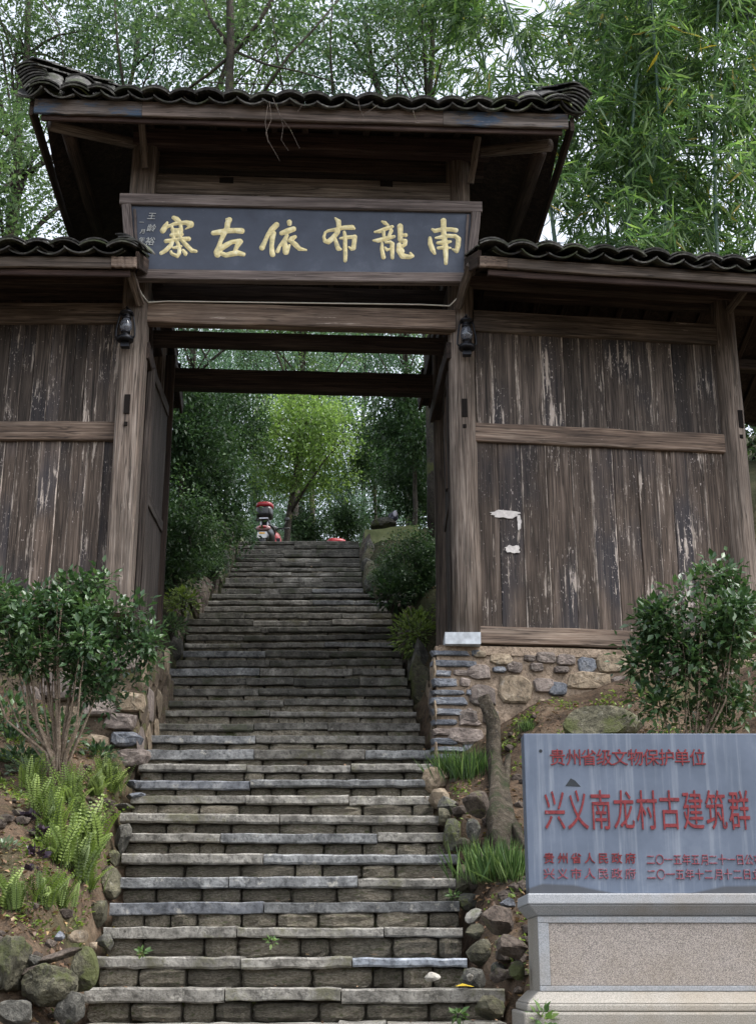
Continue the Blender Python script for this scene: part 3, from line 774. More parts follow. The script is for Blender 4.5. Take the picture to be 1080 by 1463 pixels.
def fascia(root, pt, u0, u1, v, h, dz, mat, th=.03, name='fascia'):
    A = pt(u0, v); B = pt(u1, v); A.z = B.z = (A.z + B.z) / 2 + dz
    return beam(name, A, B, th, h, mat, root, nseg=10, jit=.003)
fascia(roofm, lambda u, v: Vector((ptm(u, 0).x, ptm(u, 0).y, z0m)), .82, 3.05, 0, .125, -.055, M_FASC)
fascia(roofm, lambda u, v: Vector((ptm(u, 0).x, ptm(u, 0).y - .003, z0m)), .03, .818, 0, .125, -.055, M_FASCB)
fascia(roofm, lambda u, v: Vector((ptm(u, 0).x, ptm(u, 0).y - .004, z0m)), 3.052, Wm - .04, 0, .125, -.055, M_FASCB)
fascia(roofm, lambda u, v: Vector((ptm(u, .035).x, ptm(u, .035).y, z0m)), .08, Wm - .08, 0, .05, -.125, M_REDW, name='fascia_batten')
fascia(roofm, lambda u, v: Vector((ptm(u, Dm).x, ptm(u, Dm).y, z0m)), .03, Wm - .03, 0, .12, -.055, M_DARKW)
for u in (.0, Wm):
    A = ptm(u, .02); B = ptm(u, Dm - .02); A.z = B.z = z0m - .055; beam('fascia', A, B, .03, .12, M_DARKW, roofm)
# hip ridges and corner tile stacks
def stackridge(A, B, n, w, name='ridge_tile'):
    d = (B - A); L = d.length; t = d.normalized(); parts = []
    x = t.cross(Vector((0, 0, 1))).normalized(); nn = x.cross(t)
    for i in range(n):
        M_ = Matrix((x, t, nn)).transposed().to_4x4() @ Matrix.Rotation(R(6), 4, 'X') @ Matrix.Rotation(R(tr_.uniform(-5, 5)), 4, 'Z'); M_.translation = A + d * (i / n) + nn * .02
        parts.append(xf(T_COVER, M_))
        M2 = M_.copy(); M2.translation = M_.translation - nn * .05; parts.append(xf(T_COVER, M2))
    V, F = join(parts); return tag(obj(name, mesh(name, V, F, M_TILE), roofm), kind='stuff')
rl = ptm(Dm / 2 / 1.05, Dm / 2, .12); rr_ = ptm(Wm - Dm / 2 / 1.05, Dm / 2, .12)
stackridge(rl, rr_, 12, .2, 'ridge_tiles')
for (cu, cv, px, py, e) in ((0, 0, 42, 96, rl), (Wm, 0, 826, 131, rr_), (0, Dm, None, None, rl), (Wm, Dm, None, None, rr_)):
    c = ptm(cu, cv)
    top = P(px, py, c.y + .03) if px else c + Vector((0, 0, .3))
    if px:
        base = ptm(cu + (.09 if cu == 0 else -.05), 0, .03); n = 11 if cu == 0 else 7
        for i in range(n):                              # the curled stack seen end-on at the corner
            f = i / (n - 1); p = base.lerp(top, f); s = 1 if cu == 0 else -1
            M_ = Matrix.Translation(p) @ Matrix.Rotation(yaw0 + R(tr_.uniform(-6, 6)), 4, 'Z') @ Matrix.Rotation(R(-14 * s * (1 - f) - 8 * s), 4, 'Y') @ Matrix.Rotation(R(18 + 10 * f), 4, 'X')
            obj('roof_tile', m_cover, roofm, M_)
    stackridge(top, e, 16, .2, 'hip_tiles')
    # web under the hip ridge
    lo = [c.lerp(e, t) * 1 for t in (0, .5, 1)]
# corner beams and side purlins
def PM(px, py, off): return PP(px, py, offp(MPL, off))
log('corner_beam', PM(205, 208, -.02), P(72, 178, 8.85), .045, .05, M_POST, gate, 12, 5)
log('corner_beam', PM(672, 218, -.02), P(785, 208, 9.0), .045, .05, M_BEAM, gate, 12, 5)
A = P(98, 188, 9.0); log('side_purlin', A, P(140, 330, 10.6), .055, .055, M_DARKW, gate, 12, 5)
A = P(770, 218, 9.1); log('side_purlin', A, P(728, 345, 10.7), .055, .055, M_DARKW, gate, 12, 5)
for (x0, y0, x1, y1) in ((203, 175, 208, 240), (683, 196, 672, 262)):
    beam('bracket', PM(x1, y1, -.13), PM(x0, y0, -.28), .05, .06, M_POST, gate, UPY)
# right wing roof
c = PP(685, 372, (.7, 8.72, .13)); 
roofr, ptr_, _ = roof(c.x - .0, c.y, math.atan(.13), 3.6, 2.75, c.z + .055, .42, False, 3, name='wing_roof', vis=(0, .62))
fascia(roofr, lambda u, v: Vector((ptr_(u, 0).x, ptr_(u, 0).y, c.z)), .0, .2, 0, .085, -.01, M_RAIL)
fascia(roofr, lambda u, v: Vector((ptr_(u, 0).x, ptr_(u, 0).y + .004, c.z)), .202, 3.58, 0, .085, -.012, M_BEAM)
fascia(roofr, lambda u, v: Vector((ptr_(u, 0).x, ptr_(u, 0).y + .04, c.z)), .06, 3.5, 0, .05, -.075, M_REDW, name='fascia_batten')
for v in (.75, 2.0): beam('purlin', ptr_(.05, v, -.13), ptr_(3.5, v, -.13), .1, .1, M_DARKW, roofr)
for v0, v1 in ((0.0, 1.37), (2.74, 1.38)): beam('bargeboard', ptr_(-.0, v0, -.04), ptr_(-.0, v1, -.04), .025, .12, M_DARKW, roofr)
# left wing roof
c2 = PP(196, 374, (-1.7, 8.66, .02)); yl = math.atan(.02)
roofl, ptl, _ = roof(c2.x - 3.0 * math.cos(yl), c2.y - 3.0 * math.sin(yl), yl, 3.0, 2.75, c2.z + .055, .42, False, 3, name='wing_roof', vis=(.58, 1))
fascia(roofl, lambda u, v: Vector((ptl(u, 0).x, ptl(u, 0).y, c2.z)), .0, 2.82, 0, .085, -.012, M_BEAM)
fascia(roofl, lambda u, v: Vector((ptl(u, 0).x, ptl(u, 0).y - .004, c2.z)), 2.822, 3.0, 0, .085, -.01, M_RAIL)
fascia(roofl, lambda u, v: Vector((ptl(u, 0).x, ptl(u, 0).y + .04, c2.z)), .06, 2.95, 0, .05, -.075, M_REDW, name='fascia_batten')
for v in (.75, 2.0): beam('purlin', ptl(.05, v, -.13), ptl(2.95, v, -.13), .1, .1, M_DARKW, roofl)
for v0, v1 in ((0.0, 1.37), (2.74, 1.38)): beam('bargeboard', ptl(3.0, v0, -.04), ptl(3.0, v1, -.04), .025, .12, M_DARKW, roofl)
# curved end tile beside the plaque
for i in range(3):
    M_ = Matrix.Translation(ptl(3.0 - .02 - .03 * i, -.03 + .02 * i, .07 + .02 * i)) @ Matrix.Rotation(R(22 + 5 * i), 4, 'Y') @ Matrix.Rotation(R(20), 4, 'X')
    obj('roof_tile', m_cover, roofl, M_)
# rear boards added behind the wings to block light and keep them dark
for (x0, x1, pl, zt, zb_) in ((.72, 2.62, RPL, ptr_(1, 2.2).z - .1, ft.z), (-4.6, -1.72, LPL, ptl(1, 2.2).z - .1, lt.z - .2)):
    n = int((x1 - x0) / .3)
    for i in range(n):
        xa = x0 + (x1 - x0) * (i + .5) / n; ya = pl[1] + 1.3 + pl[2] * (xa - pl[0])
        beam('light_block_plank', Vector((xa, ya, zb_)), Vector((xa, ya, zt)), .03, (x1 - x0) / n - .002, M_DARKW, gate, Vector((1, pl[2], 0)).normalized(), nseg=2)
# brackets under the wing eaves by the posts
beam('bracket', PP(200, 432, offp(MPL, -.1)), PP(186, 385, offp(MPL, -.42)), .06, .07, M_BEAM, gate, UPY)
beam('bracket', PP(655, 437, offp(MPL, -.08)), PP(672, 378, offp(MPL, -.42)), .06, .07, M_BEAM, gate, UPY)
beam('bracket', PP(1040, 445, offp(RPL, -.02)), PP(1068, 408, offp(RPL, -.35)), .05, .06, M_BEAM, gate, UPY)
hbeam('wing_purlin', 690, 412, 1100, 434, 20, offp(RPL, .1), M_DARKW, .1)
hbeam('wing_purlin', -40, 410, 190, 411, 20, offp(LPL, .1), M_DARKW, .1)

# ------------------------------------------------------------------ plaque
PQ = (-.6, 9.16, .052)
def plq(): 
    m = NM('plaque_paint', .6, .35); co = m.coord('Object', rnd=False); n = m.noise(co, 4, 6, .65); n2 = m.noise(co, 60, 4, .6)
    c = m.ramp(n, [(.3, (.03, .037, .055)), (.55, (.042, .052, .075)), (.75, (.075, .088, .115))])
    sx = m.sep(m.tc.outputs['Object'])
    c = m.mix(m.ramp(n2, [(.68, 0.0), (.74, .35)]), c, (.13, .14, .16))
    m.color(c); m.bump(n2, .15, .003); return m.m
M_PLQ = plq()
def gold():
    m = NM('faded_gold_paint', .55, .4); co = m.coord('Object', rnd=True); n = m.noise(co, 22, 5, .65)
    m.color(m.ramp(n, [(.3, (.38, .35, .22)), (.5, (.66, .56, .28)), (.72, (.8, .75, .52))])); m.bump(n, .3, .004); return m.m
M_GOLD = gold()
a = PP(172, 276, PQ); b = PP(687, 291, PQ); c_ = PP(205, 404, PQ); d2 = PP(664, 405, PQ)
pq = thing('name_plaque', 'long dark blue wooden plaque with six gold brush characters above the gateway', 'plaque', ((a.x + b.x) / 2, PQ[1], c_.z))
def pqp(px, py, dy=0): v = PP(px, py, offp(PQ, 0)); v.y += dy; return v
bd = [pqp(188, 290, .0), pqp(672, 300, .0), pqp(672, 392, .0), pqp(195, 388, .0)]
bv = bd + [v + Vector((0, .03, 0)) for v in bd]
obj('board', mesh('board', bv, [(3, 2, 1, 0), (4, 5, 6, 7), (0, 1, 5, 4), (1, 2, 6, 5), (2, 3, 7, 6), (3, 0, 4, 7)], M_PLQ), pq)
def pqbeam(x0, y0, x1, y1, h, dep=.07, mat=M_FRAME, oy=-.03):
    A = pqp(x0, y0); B = pqp(x1, y1); A.y += dep / 2 + oy; B.y += dep / 2 + oy
    return beam('frame', A, B, dep, h, mat, pq, Vector((0, 0, 1)) if abs(x1 - x0) > abs(y1 - y0) else Vector((1, 0, 0)), bev=.008) if abs(x1 - x0) > abs(y1 - y0) else beam('frame', A, B, h, dep, mat, pq, UPY, bev=.008)
pqbeam(172, 286, 688, 298, .095)
pqbeam(197, 394, 665, 399, .085)
pqbeam(181, 294, 190, 386, .07, .066); pqbeam(680, 305, 672, 390, .07, .066)
pqbeam(193, 300, 198, 382, .02, .03, M_FRAME, -.02); pqbeam(668, 308, 664, 386, .02, .03, M_FRAME, -.02)

GL = {
 'zhai': (220, 300, 15.43, [[(440, 170, 45), (510, 210, 60), (580, 280, 50)], [(300, 280, 28), (260, 370, 62), (200, 460, 62)], [(310, 370, 33), (450, 310, 38), (600, 290, 42), (720, 280, 52), (810, 320, 80), (770, 385, 30), (690, 430, 8)],
   [(400, 360, 28), (430, 480, 42), (440, 620, 38)], [(590, 320, 38), (610, 450, 42), (580, 620, 42)], [(400, 440, 30), (620, 430, 30)], [(390, 560, 42), (520, 540, 50), (620, 540, 42)], [(510, 480, 50), (520, 500, 50)],
   [(270, 690, 45), (450, 660, 40), (620, 640, 45), (770, 640, 52)], [(430, 650, 40), (380, 780, 48), (260, 900, 48), (165, 955, 42)], [(630, 680, 42), (740, 800, 52), (840, 900, 48), (930, 915, 38)],
   [(490, 660, 33), (540, 750, 42), (570, 860, 42), (560, 960, 46), (520, 1030, 36)], [(430, 840, 28), (540, 820, 40), (610, 800, 26)], [(380, 920, 33), (400, 970, 36), (500, 1010, 42)], [(650, 890, 33), (700, 960, 48), (700, 990, 33)]]),
 'gu': (295, 300, 15.43, [[(450, 210, 30), (510, 220, 60), (470, 300, 62), (460, 400, 60), (400, 510, 58), (320, 680, 48), (280, 800, 50), (240, 930, 74), (250, 980, 74)], [(155, 510, 52), (300, 490, 62), (480, 460, 58), (650, 455, 58), (780, 465, 66)],
   [(300, 870, 60), (420, 790, 62), (560, 710, 48), (700, 690, 52), (770, 700, 42)], [(740, 700, 66), (680, 800, 52), (630, 910, 42)], [(330, 960, 50), (430, 1000, 52), (560, 970, 62), (700, 950, 58), (820, 980, 48)]]),
 'yi': (365, 300, 13.5, [[(410, 290, 55), (320, 380, 56), (250, 470, 42), (190, 600, 42), (130, 730, 55)], [(360, 450, 42), (330, 550, 48), (315, 700, 43), (325, 830, 52), (335, 860, 52)], [(655, 235, 48), (660, 270, 43)],
   [(505, 450, 43), (620, 410, 57), (735, 370, 52)], [(610, 500, 36), (560, 600, 46), (470, 700, 32), (430, 800, 38)], [(570, 620, 42), (580, 720, 56), (588, 810, 60)], [(660, 680, 22), (620, 800, 32)],
   [(765, 520, 36), (700, 560, 52), (650, 600, 28)], [(690, 600, 42), (780, 680, 52), (850, 750, 42), (980, 775, 20)]]),
 'bu': (455, 300, 15.43, [[(370, 180, 20), (445, 260, 55), (450, 380, 52), (420, 500, 52), (320, 620, 57), (220, 705, 57), (145, 690, 43), (120, 600, 33), (150, 500, 28), (220, 460, 33), (400, 430, 42), (560, 390, 46), (740, 385, 56), (785, 410, 33)],
   [(370, 640, 33), (410, 780, 52), (440, 855, 52), (485, 868, 33)], [(570, 490, 33), (590, 600, 43), (590, 800, 46), (595, 1000, 46), (590, 1120, 40)], [(475, 630, 22), (600, 610, 42), (780, 595, 42)], [(800, 600, 55), (790, 720, 50), (770, 840, 54), (730, 870, 33), (670, 820, 20)]]),
 'long': (525, 300, 14.4, [[(300, 240, 22), (360, 270, 42), (420, 310, 22)], [(150, 455, 22), (250, 440, 42), (400, 380, 42), (510, 345, 33)], [(330, 440, 36), (340, 550, 33)], [(490, 430, 40), (440, 540, 33)],
   [(115, 630, 18), (220, 630, 46), (380, 590, 46), (545, 550, 33)], [(300, 690, 28), (295, 800, 38), (330, 975, 46)], [(370, 670, 22), (470, 660, 32), (510, 700, 46), (510, 820, 46), (510, 985, 37)], [(365, 775, 22), (400, 825, 30), (480, 800, 20)],
   [(670, 340, 60), (675, 450, 56), (670, 600, 52)], [(720, 520, 28), (785, 520, 42)], [(680, 630, 40), (780, 640, 44), (770, 710, 42), (715, 750, 36)], [(650, 720, 50), (650, 840, 60), (720, 950, 60), (860, 970, 46), (930, 950, 33), (880, 885, 22)], [(700, 830, 52), (710, 850, 52)]]),
 'nan': (605, 300, 15.43, [[(400, 230, 30), (440, 245, 66), (440, 360, 60), (440, 480, 60), (460, 640, 56), (480, 820, 60), (490, 1000, 52), (490, 1180, 38)], [(195, 430, 28), (250, 465, 46), (400, 430, 46), (600, 430, 46), (715, 450, 50)],
   [(140, 620, 38), (150, 750, 56), (200, 880, 56), (245, 965, 33)], [(265, 620, 24), (400, 600, 46), (540, 570, 42), (700, 580, 46), (768, 640, 56), (758, 780, 56), (728, 910, 46), (640, 870, 22)], [(310, 730, 33), (450, 720, 56), (595, 700, 28)], [(320, 840, 33), (420, 830, 42), (590, 840, 22)]]),
}
def glyph(key, ox, oy, s, strokes):
    segs = []
    for st_ in strokes:
        for (x0, y0, w0), (x1, y1, w1) in zip(st_, st_[1:]): segs.append((x0, y0, w0, x1, y1, w1))
    sg = np.array(segs, float); lo = np.array([min(sg[:, 0].min(), sg[:, 3].min()), min(sg[:, 1].min(), sg[:, 4].min())]) - 100
    hi = np.array([max(sg[:, 0].max(), sg[:, 3].max()), max(sg[:, 1].max(), sg[:, 4].max())]) + 100
    N = 76; gx = np.linspace(lo[0], hi[0], N); gy = np.linspace(lo[1], hi[1], N); X_, Y_ = np.meshgrid(gx, gy); Fd = np.full(X_.shape, 1e9)
    for x0, y0, w0, x1, y1, w1 in segs:
        dx, dy = x1 - x0, y1 - y0; t = np.clip(((X_ - x0) * dx + (Y_ - y0) * dy) / (dx * dx + dy * dy + 1e-9), 0, 1)
        Fd = np.minimum(Fd, np.hypot(X_ - x0 - t * dx, Y_ - y0 - t * dy) - (w0 + (w1 - w0) * t))
    vs, fs, key_ = [], [], {}
    def vert(x, y, f):
        kk = (round(x, 2), round(y, 2))
        if kk not in key_:
            key_[kk] = len(vs); hgt = .002 + min(.009, max(0, -f) * .00025)
            vs.append(pqp(ox + x / s, oy + y / s, -hgt))
        return key_[kk]
    for j in range(N - 1):
        for i in range(N - 1):
            cs = [(gx[i], gy[j], Fd[j, i]), (gx[i + 1], gy[j], Fd[j, i + 1]), (gx[i + 1], gy[j + 1], Fd[j + 1, i + 1]), (gx[i], gy[j + 1], Fd[j + 1, i])]
            if min(c[2] for c in cs) >= 0: continue
            poly = []
            for a_, b_ in zip(cs, cs[1:] + cs[:1]):
                if a_[2] < 0: poly.append(vert(*a_))
                if (a_[2] < 0) != (b_[2] < 0):
                    t = a_[2] / (a_[2] - b_[2]); poly.append(vert(a_[0] + t * (b_[0] - a_[0]), a_[1] + t * (b_[1] - a_[1]), 0))
            p2 = []
            for q in poly:
                if not p2 or q != p2[-1]: p2.append(q)
            if len(p2) > 2 and p2[0] == p2[-1]: p2.pop()
            if len(p2) >= 3: fs.append(tuple(p2))
    c = sum(vs, Vector()) / len(vs)
    return obj('gold_character', mesh('gold_character', [v - c for v in vs], fs, M_GOLD, True), pq, Matrix.Translation(c))
for k_, (ox, oy, s, stt) in GL.items(): glyph(k_, ox, oy, s, stt)
_tc = {}
def text_obj(ch, size, mat, parent, M, name='character', bold=0.0, ext=.001, sx=1.0, shear=0):
    cu = bpy.data.curves.new('t', 'FONT'); cu.body = ch; cu.size = 1; cu.extrude = ext / size; cu.shear = shear
    cu.resolution_u = 3
    o = bpy.data.objects.new('t', cu); col.objects.link(o); dg = bpy.context.evaluated_depsgraph_get(); dg.update()
    m = bpy.data.meshes.new_from_object(o.evaluated_get(dg)); bpy.data.objects.remove(o); bpy.data.curves.remove(cu)
    if bold:
        nv_ = len(m.vertices); V_ = [v.co.copy() for v in m.vertices]; F_ = [tuple(p.vertices) for p in m.polygons]; VV, FF = [], []
        for k_, (ax, ay) in enumerate(((0, 0), (bold, bold * .5), (-bold, -bold * .5), (0, bold), (0, -bold))):
            VV += [(v.x + ax * 2, v.y + ay * 2, v.z + k_ * .0006 / size) for v in V_]; FF += [tuple(i + k_ * nv_ for i in f) for f in F_]
        bpy.data.meshes.remove(m); m = bpy.data.meshes.new(name); m.from_pydata(VV, [], FF); m.update()
    xs_ = [v.co.x for v in m.vertices]; ys_ = [v.co.y for v in m.vertices]; cx = (min(xs_) + max(xs_)) / 2; cy = .38
    for v in m.vertices: v.co = Vector(((v.co.x - cx) * size * sx, (v.co.y - cy) * size, v.co.z * size))
    m.materials.clear(); m.materials.append(mat); m.name = name
    return obj(name, m, parent, M)
M_SIG = plain('faded_signature_paint', (.33, .34, .33), .6, .3, nscale=60)
Rx = Matrix.Rotation(R(90), 4, 'X')
Rz = Matrix.Rotation(math.atan(PQ[2]), 4, 'Z')
for ch, px, py, h in (('王', 217, 309, 12), ('龄', 217, 326, 13), ('裕', 215, 345, 14), ('一', 203, 318, 7), ('月', 204, 331, 8), ('年', 203, 343, 9)):
    v = pqp(px, py, -.003); q = .0053
    text_obj(ch, h * q, M_SIG, pq, Matrix.Translation(v) @ Rz @ Rx, 'signature_character', bold=.004, shear=.2)

# ------------------------------------------------------------------ monument
def monu():
    m = NM('blue_grey_stone_slab', .42, .45); co = m.coord('Object', rnd=False); n = m.noise(co, 3, 6, .65); n2 = m.noise(co, 140, 3, .6)
    dr = m.noise(m.coord('Object', (30, 3, 1.2), rnd=False), 1, 5, .7)
    c = m.ramp(n, [(.3, (.065, .086, .125)), (.55, (.095, .12, .168)), (.75, (.15, .18, .23))])
    c = m.mix(m.ramp(dr, [(.5, 0.0), (.75, .5)]), c, (.29, .32, .36))
    z = m.sep(m.tc.outputs['Object'])[2]; x = m.sep(m.tc.outputs['Object'])[0]
    # dark mound-shaped patches along the foot
    wv = m.noise(m.coord('Object', (2.6, 1, .4), rnd=False), 1, 2, .4)
    px_ = m.ramp(m.math('DIVIDE', x, 1.16), [(0.0, .55), (.05, .9), (.16, .8), (.33, .0), (.54, .0), (.68, .7), (.84, .8), (1.0, .75)])
    hgt = m.math('ADD', m.math('MULTIPLY', px_, .052), m.math('SUBTRACT', m.math('MULTIPLY', wv, .012), .008))
    e = m.math('SUBTRACT', hgt, z)
    c = m.mix(m.ramp(m.math('MULTIPLY', e, 60, True), [(0.0, 0.0), (.6, .9)]), c, (.045, .048, .055))
    m.color(c); m.bump(n2, .05, .001); return m.m
def redp():
    m = NM('red_engraved_paint', .6, .3); n = m.noise(m.coord(rnd=True), 60, 5, .7)
    m.color(m.ramp(n, [(.3, (.05, .018, .022)), (.45, (.15, .017, .022)), (.62, (.2, .03, .032)), (.75, (.17, .12, .15))])); return m.m
M_RED = redp()
M_REDF = NM('faded_red_engraved_paint', .6, .3); _n = M_REDF.noise(M_REDF.coord(rnd=True), 70, 5, .7)
M_REDF.color(M_REDF.ramp(_n, [(.35, (.18, .025, .033)), (.52, (.2, .06, .08)), (.68, (.22, .2, .25))])); M_REDF = M_REDF.m
M_MONU = monu()
def granite(name, a, b, sc_, dirt=.4):
    m = NM(name, .75, .35); co = m.coord('Object', rnd=False); n = m.noise(co, sc_, 4, .8); n2 = m.noise(co, 2.5, 5, .65)
    c = m.mix(m.ramp(n, [(.42, 0.0), (.58, 1.0)]), a, b); c = m.mix(m.ramp(n2, [(.45, 0.0), (.75, dirt)]), c, (.19, .15, .1))
    m.color(c); m.bump(n, .35, .004); return m.m
M_GRAN = granite('pale_smooth_granite', (.2, .215, .23), (.34, .35, .365), 260, .6)
M_SPECK = granite('speckled_granite', (.1, .093, .088), (.42, .37, .33), 330, .45)
M_BASEST = granite('dirty_pale_granite', (.18, .168, .145), (.33, .31, .275), 220, .6)
YM = 5.72
mx0 = P(755, 1270, YM).x; mx1 = mx0 + 1.13; mzt = P(755, 1048, YM).z; mzb = P(755, 1277, YM).z
mon = thing('stone_monument', 'blue grey inscribed stone tablet with red characters on a granite pedestal', 'monument', ((mx0 + mx1) / 2, YM + .08, P(760, 1455, YM).z - .05))
tb = boxd(0, mx1 - mx0, 0, .11, 0, mzt - mzb)
Mt = Matrix.Translation((mx0, YM, mzb))
tab = obj('tablet', mesh('tablet', tb[0], tb[1], M_MONU), mon, Mt)
bv_ = tab.modifiers.new('b', 'BEVEL'); bv_.width = .003; bv_.segments = 2
def frust(z0, z1, ex0, ex1, f0, f1, yb_=.36):
    vs = [(mx0 + ex0, YM + f0, z0), (mx1 - ex0, YM + f0, z0), (mx1 - ex0, YM + yb_, z0), (mx0 + ex0, YM + yb_, z0),
          (mx0 + ex1, YM + f1, z1), (mx1 - ex1, YM + f1, z1), (mx1 - ex1, YM + yb_, z1), (mx0 + ex1, YM + yb_, z1)]
    return [Vector(v) for v in vs], [(3, 2, 1, 0), (4, 5, 6, 7), (0, 1, 5, 4), (1, 2, 6, 5), (2, 3, 7, 6), (3, 0, 4, 7)]
def add(name, datas, mat, parent, bw=.004):
    V, F = join(datas); c = sum(V, Vector()) / len(V)
    o = obj(name, mesh(name, [v - c for v in V], F, mat), parent, Matrix.Translation(c))
    bv_ = o.modifiers.new('b', 'BEVEL'); bv_.width = bw; bv_.segments = 2; return o
FY = -.03
yb = lambda py, y=FY: P(760, py, YM + y).z
zc0 = yb(1292, -.07); zc1 = yb(1309); zp0 = yb(1416)
add('cornice', [frust(zc0, mzb - .001, -.014, -.012, -.07, -.066), frust(zc1, zc0 - .0002, .026, -.012, FY, -.068)], M_GRAN, mon, .006)
add('pedestal', [frust(zp0 - .01, zc1 - .0002, .026, .026, FY, FY, .34)], M_BASEST, mon)
pxa = mx0 + .026 + .045; pxb = mx1 - .026 - .045; za, zb3 = yb(1408), yb(1319)
add('speckled_panel', [boxd(pxa, pxb, YM + FY - .006, YM + FY + .01, za, zb3)], M_SPECK, mon, .001)
for (xa, xb, z0_, z1_) in ((mx0 + .027, mx1 - .027, zb3 + .001, zc1 - .002), (mx0 + .027, mx1 - .027, zp0, za - .001), (mx0 + .027, pxa - .001, za, zb3), (pxb + .001, mx1 - .027, za, zb3)):
    add('panel_border', [boxd(xa, xb, YM + FY - .012, YM + FY - .0002, z0_, z1_)], M_GRAN, mon, .002)
zs1 = yb(1434, -.1)
add('base_slab', [frust(zs1, zp0 - .0002, -.03, .02, -.1, FY - .01), frust(zs1 - .03, zs1 - .0002, -.034, -.032, -.105, -.102), frust(zs1 - .16, zs1 - .031, -.05, -.05, -.14, -.14)], M_BASEST, mon, .008)
def mtext(s, x0px, x1px, ypx, hpx, bold, mat, wfac=None, name='character'):
    n = len(s); xa, xb = P(x0px, ypx, YM).x, P(x1px, ypx, YM).x; stp = (xb - xa) / max(1, n - 1)
    q = pxm(900, ypx, YM); z = P(900, ypx, YM).z
    for i, ch in enumerate(s):
        size = hpx * q / .88
        text_obj(ch, size, mat, mon, Matrix.Translation((xa + stp * i, YM - .0015, z)) @ Rx, name, bold, .0012, (wfac or 1))
mtext('贵州省级文物保护单位', 796, 996, 1082, 22, .003, M_RED, .95)
mtext('兴义南龙村古建筑群', 792, 1055, 1157, 52, .003, M_RED, .53)
mtext('贵州省人民政府', 784, 900, 1226, 14, .005, M_RED, 1.0)
mtext('二〇一五年五月二十一日公布', 929, 1082, 1228, 14, .004, M_REDF, .8)
mtext('兴义市人民政府', 784, 900, 1248, 14, .004, M_REDF, 1.05)
mtext('二〇一五年十二月十二日立', 930, 1080, 1249, 14, .004, M_REDF, .85)
# small dark chip & bolt mark
M_CHIP = plain('dark_chip', (.03, .035, .04), .8, .2)
c = P(819, 1118, YM)
q = pxm(819, 1118, YM)
cv = [(c.x - 12 * q, YM - .0012, c.z - 5 * q), (c.x + 10 * q, YM - .0012, c.z - 6 * q), (c.x + 2 * q, YM - .0012, c.z + 3 * q), (c.x - 4 * q, YM - .0012, c.z + 6 * q)]
obj('chipped_spot', mesh('chipped_spot', cv, [(0, 1, 2, 3)], M_CHIP), mon)
c = P(772, 1073, YM); ring = [(c.x + 2.5 * q * math.cos(t * .6283), YM - .0012, c.z + 2.5 * q * math.sin(t * .6283)) for t in range(10)]
obj('bolt_mark', mesh('bolt_mark', ring, [tuple(range(10))], M_CHIP), mon)

# ------------------------------------------------------------------ lanterns
M_GLASS = NM('lantern_glass', .08, .5); M_GLASS.b.inputs['Transmission Weight'].default_value = .85; M_GLASS.color((.4, .43, .5)); M_GLASS = M_GLASS.m
def lathe(prof, n=20):
    vs, fs = [], []
    for r_, z in prof:
        for k_ in range(n):
            a = 2 * math.pi * k_ / n; vs.append(Vector((r_ * math.cos(a), r_ * math.sin(a), z)))
    for i in range(len(prof) - 1):
        for k_ in range(n):
            k2 = (k_ + 1) % n; fs.append((i * n + k_, i * n + k2, (i + 1) * n + k2, (i + 1) * n + k_))
    return vs, fs
def lantern(px, py, pl, off, label):
    """py: centre of the lantern; height 58 px"""
    c = PP(px, py, pl); q = pxm(px, py, c.y); s = 60 * q / .30
    base = Vector((c.x, c.y + off, c.z - .15 * s))
    t = thing('storm_lantern', label, 'lantern', base, 0, 'storm lanterns on the gate posts')
    Mb = Matrix.Translation(base) @ Matrix.Scale(s, 4)
    obj('fuel_tank', mesh('fuel_tank', *lathe([(0, .03), (.052, .03), (.06, .036), (.06, .058), (.045, .07), (.024, .076), (.024, .09), (.034, .095), (.034, .105), (0, .106)]), M_BLACKM, True), t, Mb)
    obj('glass_globe', mesh('glass_globe', *lathe([(.03, .106), (.042, .13), (.044, .155), (.038, .18), (.028, .2), (.026, .2), (.036, .178), (.042, .155), (.04, .13), (.028, .106)]), M_GLASS, True), t, Mb)
    obj('chimney_hood', mesh('chimney_hood', *lathe([(.03, .2), (.035, .205), (.035, .215), (.026, .22), (.026, .24), (.05, .245), (.046, .256), (.02, .264), (.012, .275), (0, .276)]), M_BLACKM, True), t, Mb)
    for sx_ in (-1, 1):
        pts = [(sx_ * .05, 0, .05), (sx_ * .066, 0, .075), (sx_ * .064, 0, .13), (sx_ * .054, 0, .19), (sx_ * .048, 0, .225), (sx_ * .028, 0, .245)]
        obj('side_tube', mesh('side_tube', *tube_data(pts, .0065, 8), M_BLACKM, True), t, Mb)
    obj('handle', mesh('handle', *tube_data([(-.05, -.004, .22), (-.04, -.01, .26), (0, -.012, .292), (.04, -.01, .26), (.05, -.004, .22)], .003, 6), M_BLACKM, True), t, Mb)
    obj('burner', mesh('burner', *lathe([(.0, .09), (.012, .09), (.01, .13), (0, .132)]), M_BLACKM, True), t, Mb)
    obj('bracket', mesh('bracket', *join([boxd(-.03, .03, .0, .05, -.005, .03), boxd(-.012, .012, .03, .06, .0, .3), boxd(-.006, .006, -.01, .05, .292, .3)]), M_BLACKM), t, Mb)
lantern(186, 480, MPL, -.17, 'black storm lantern hanging on the left gate post')
lantern(665, 488, MPL, -.13, 'black storm lantern hanging on the right gate post')
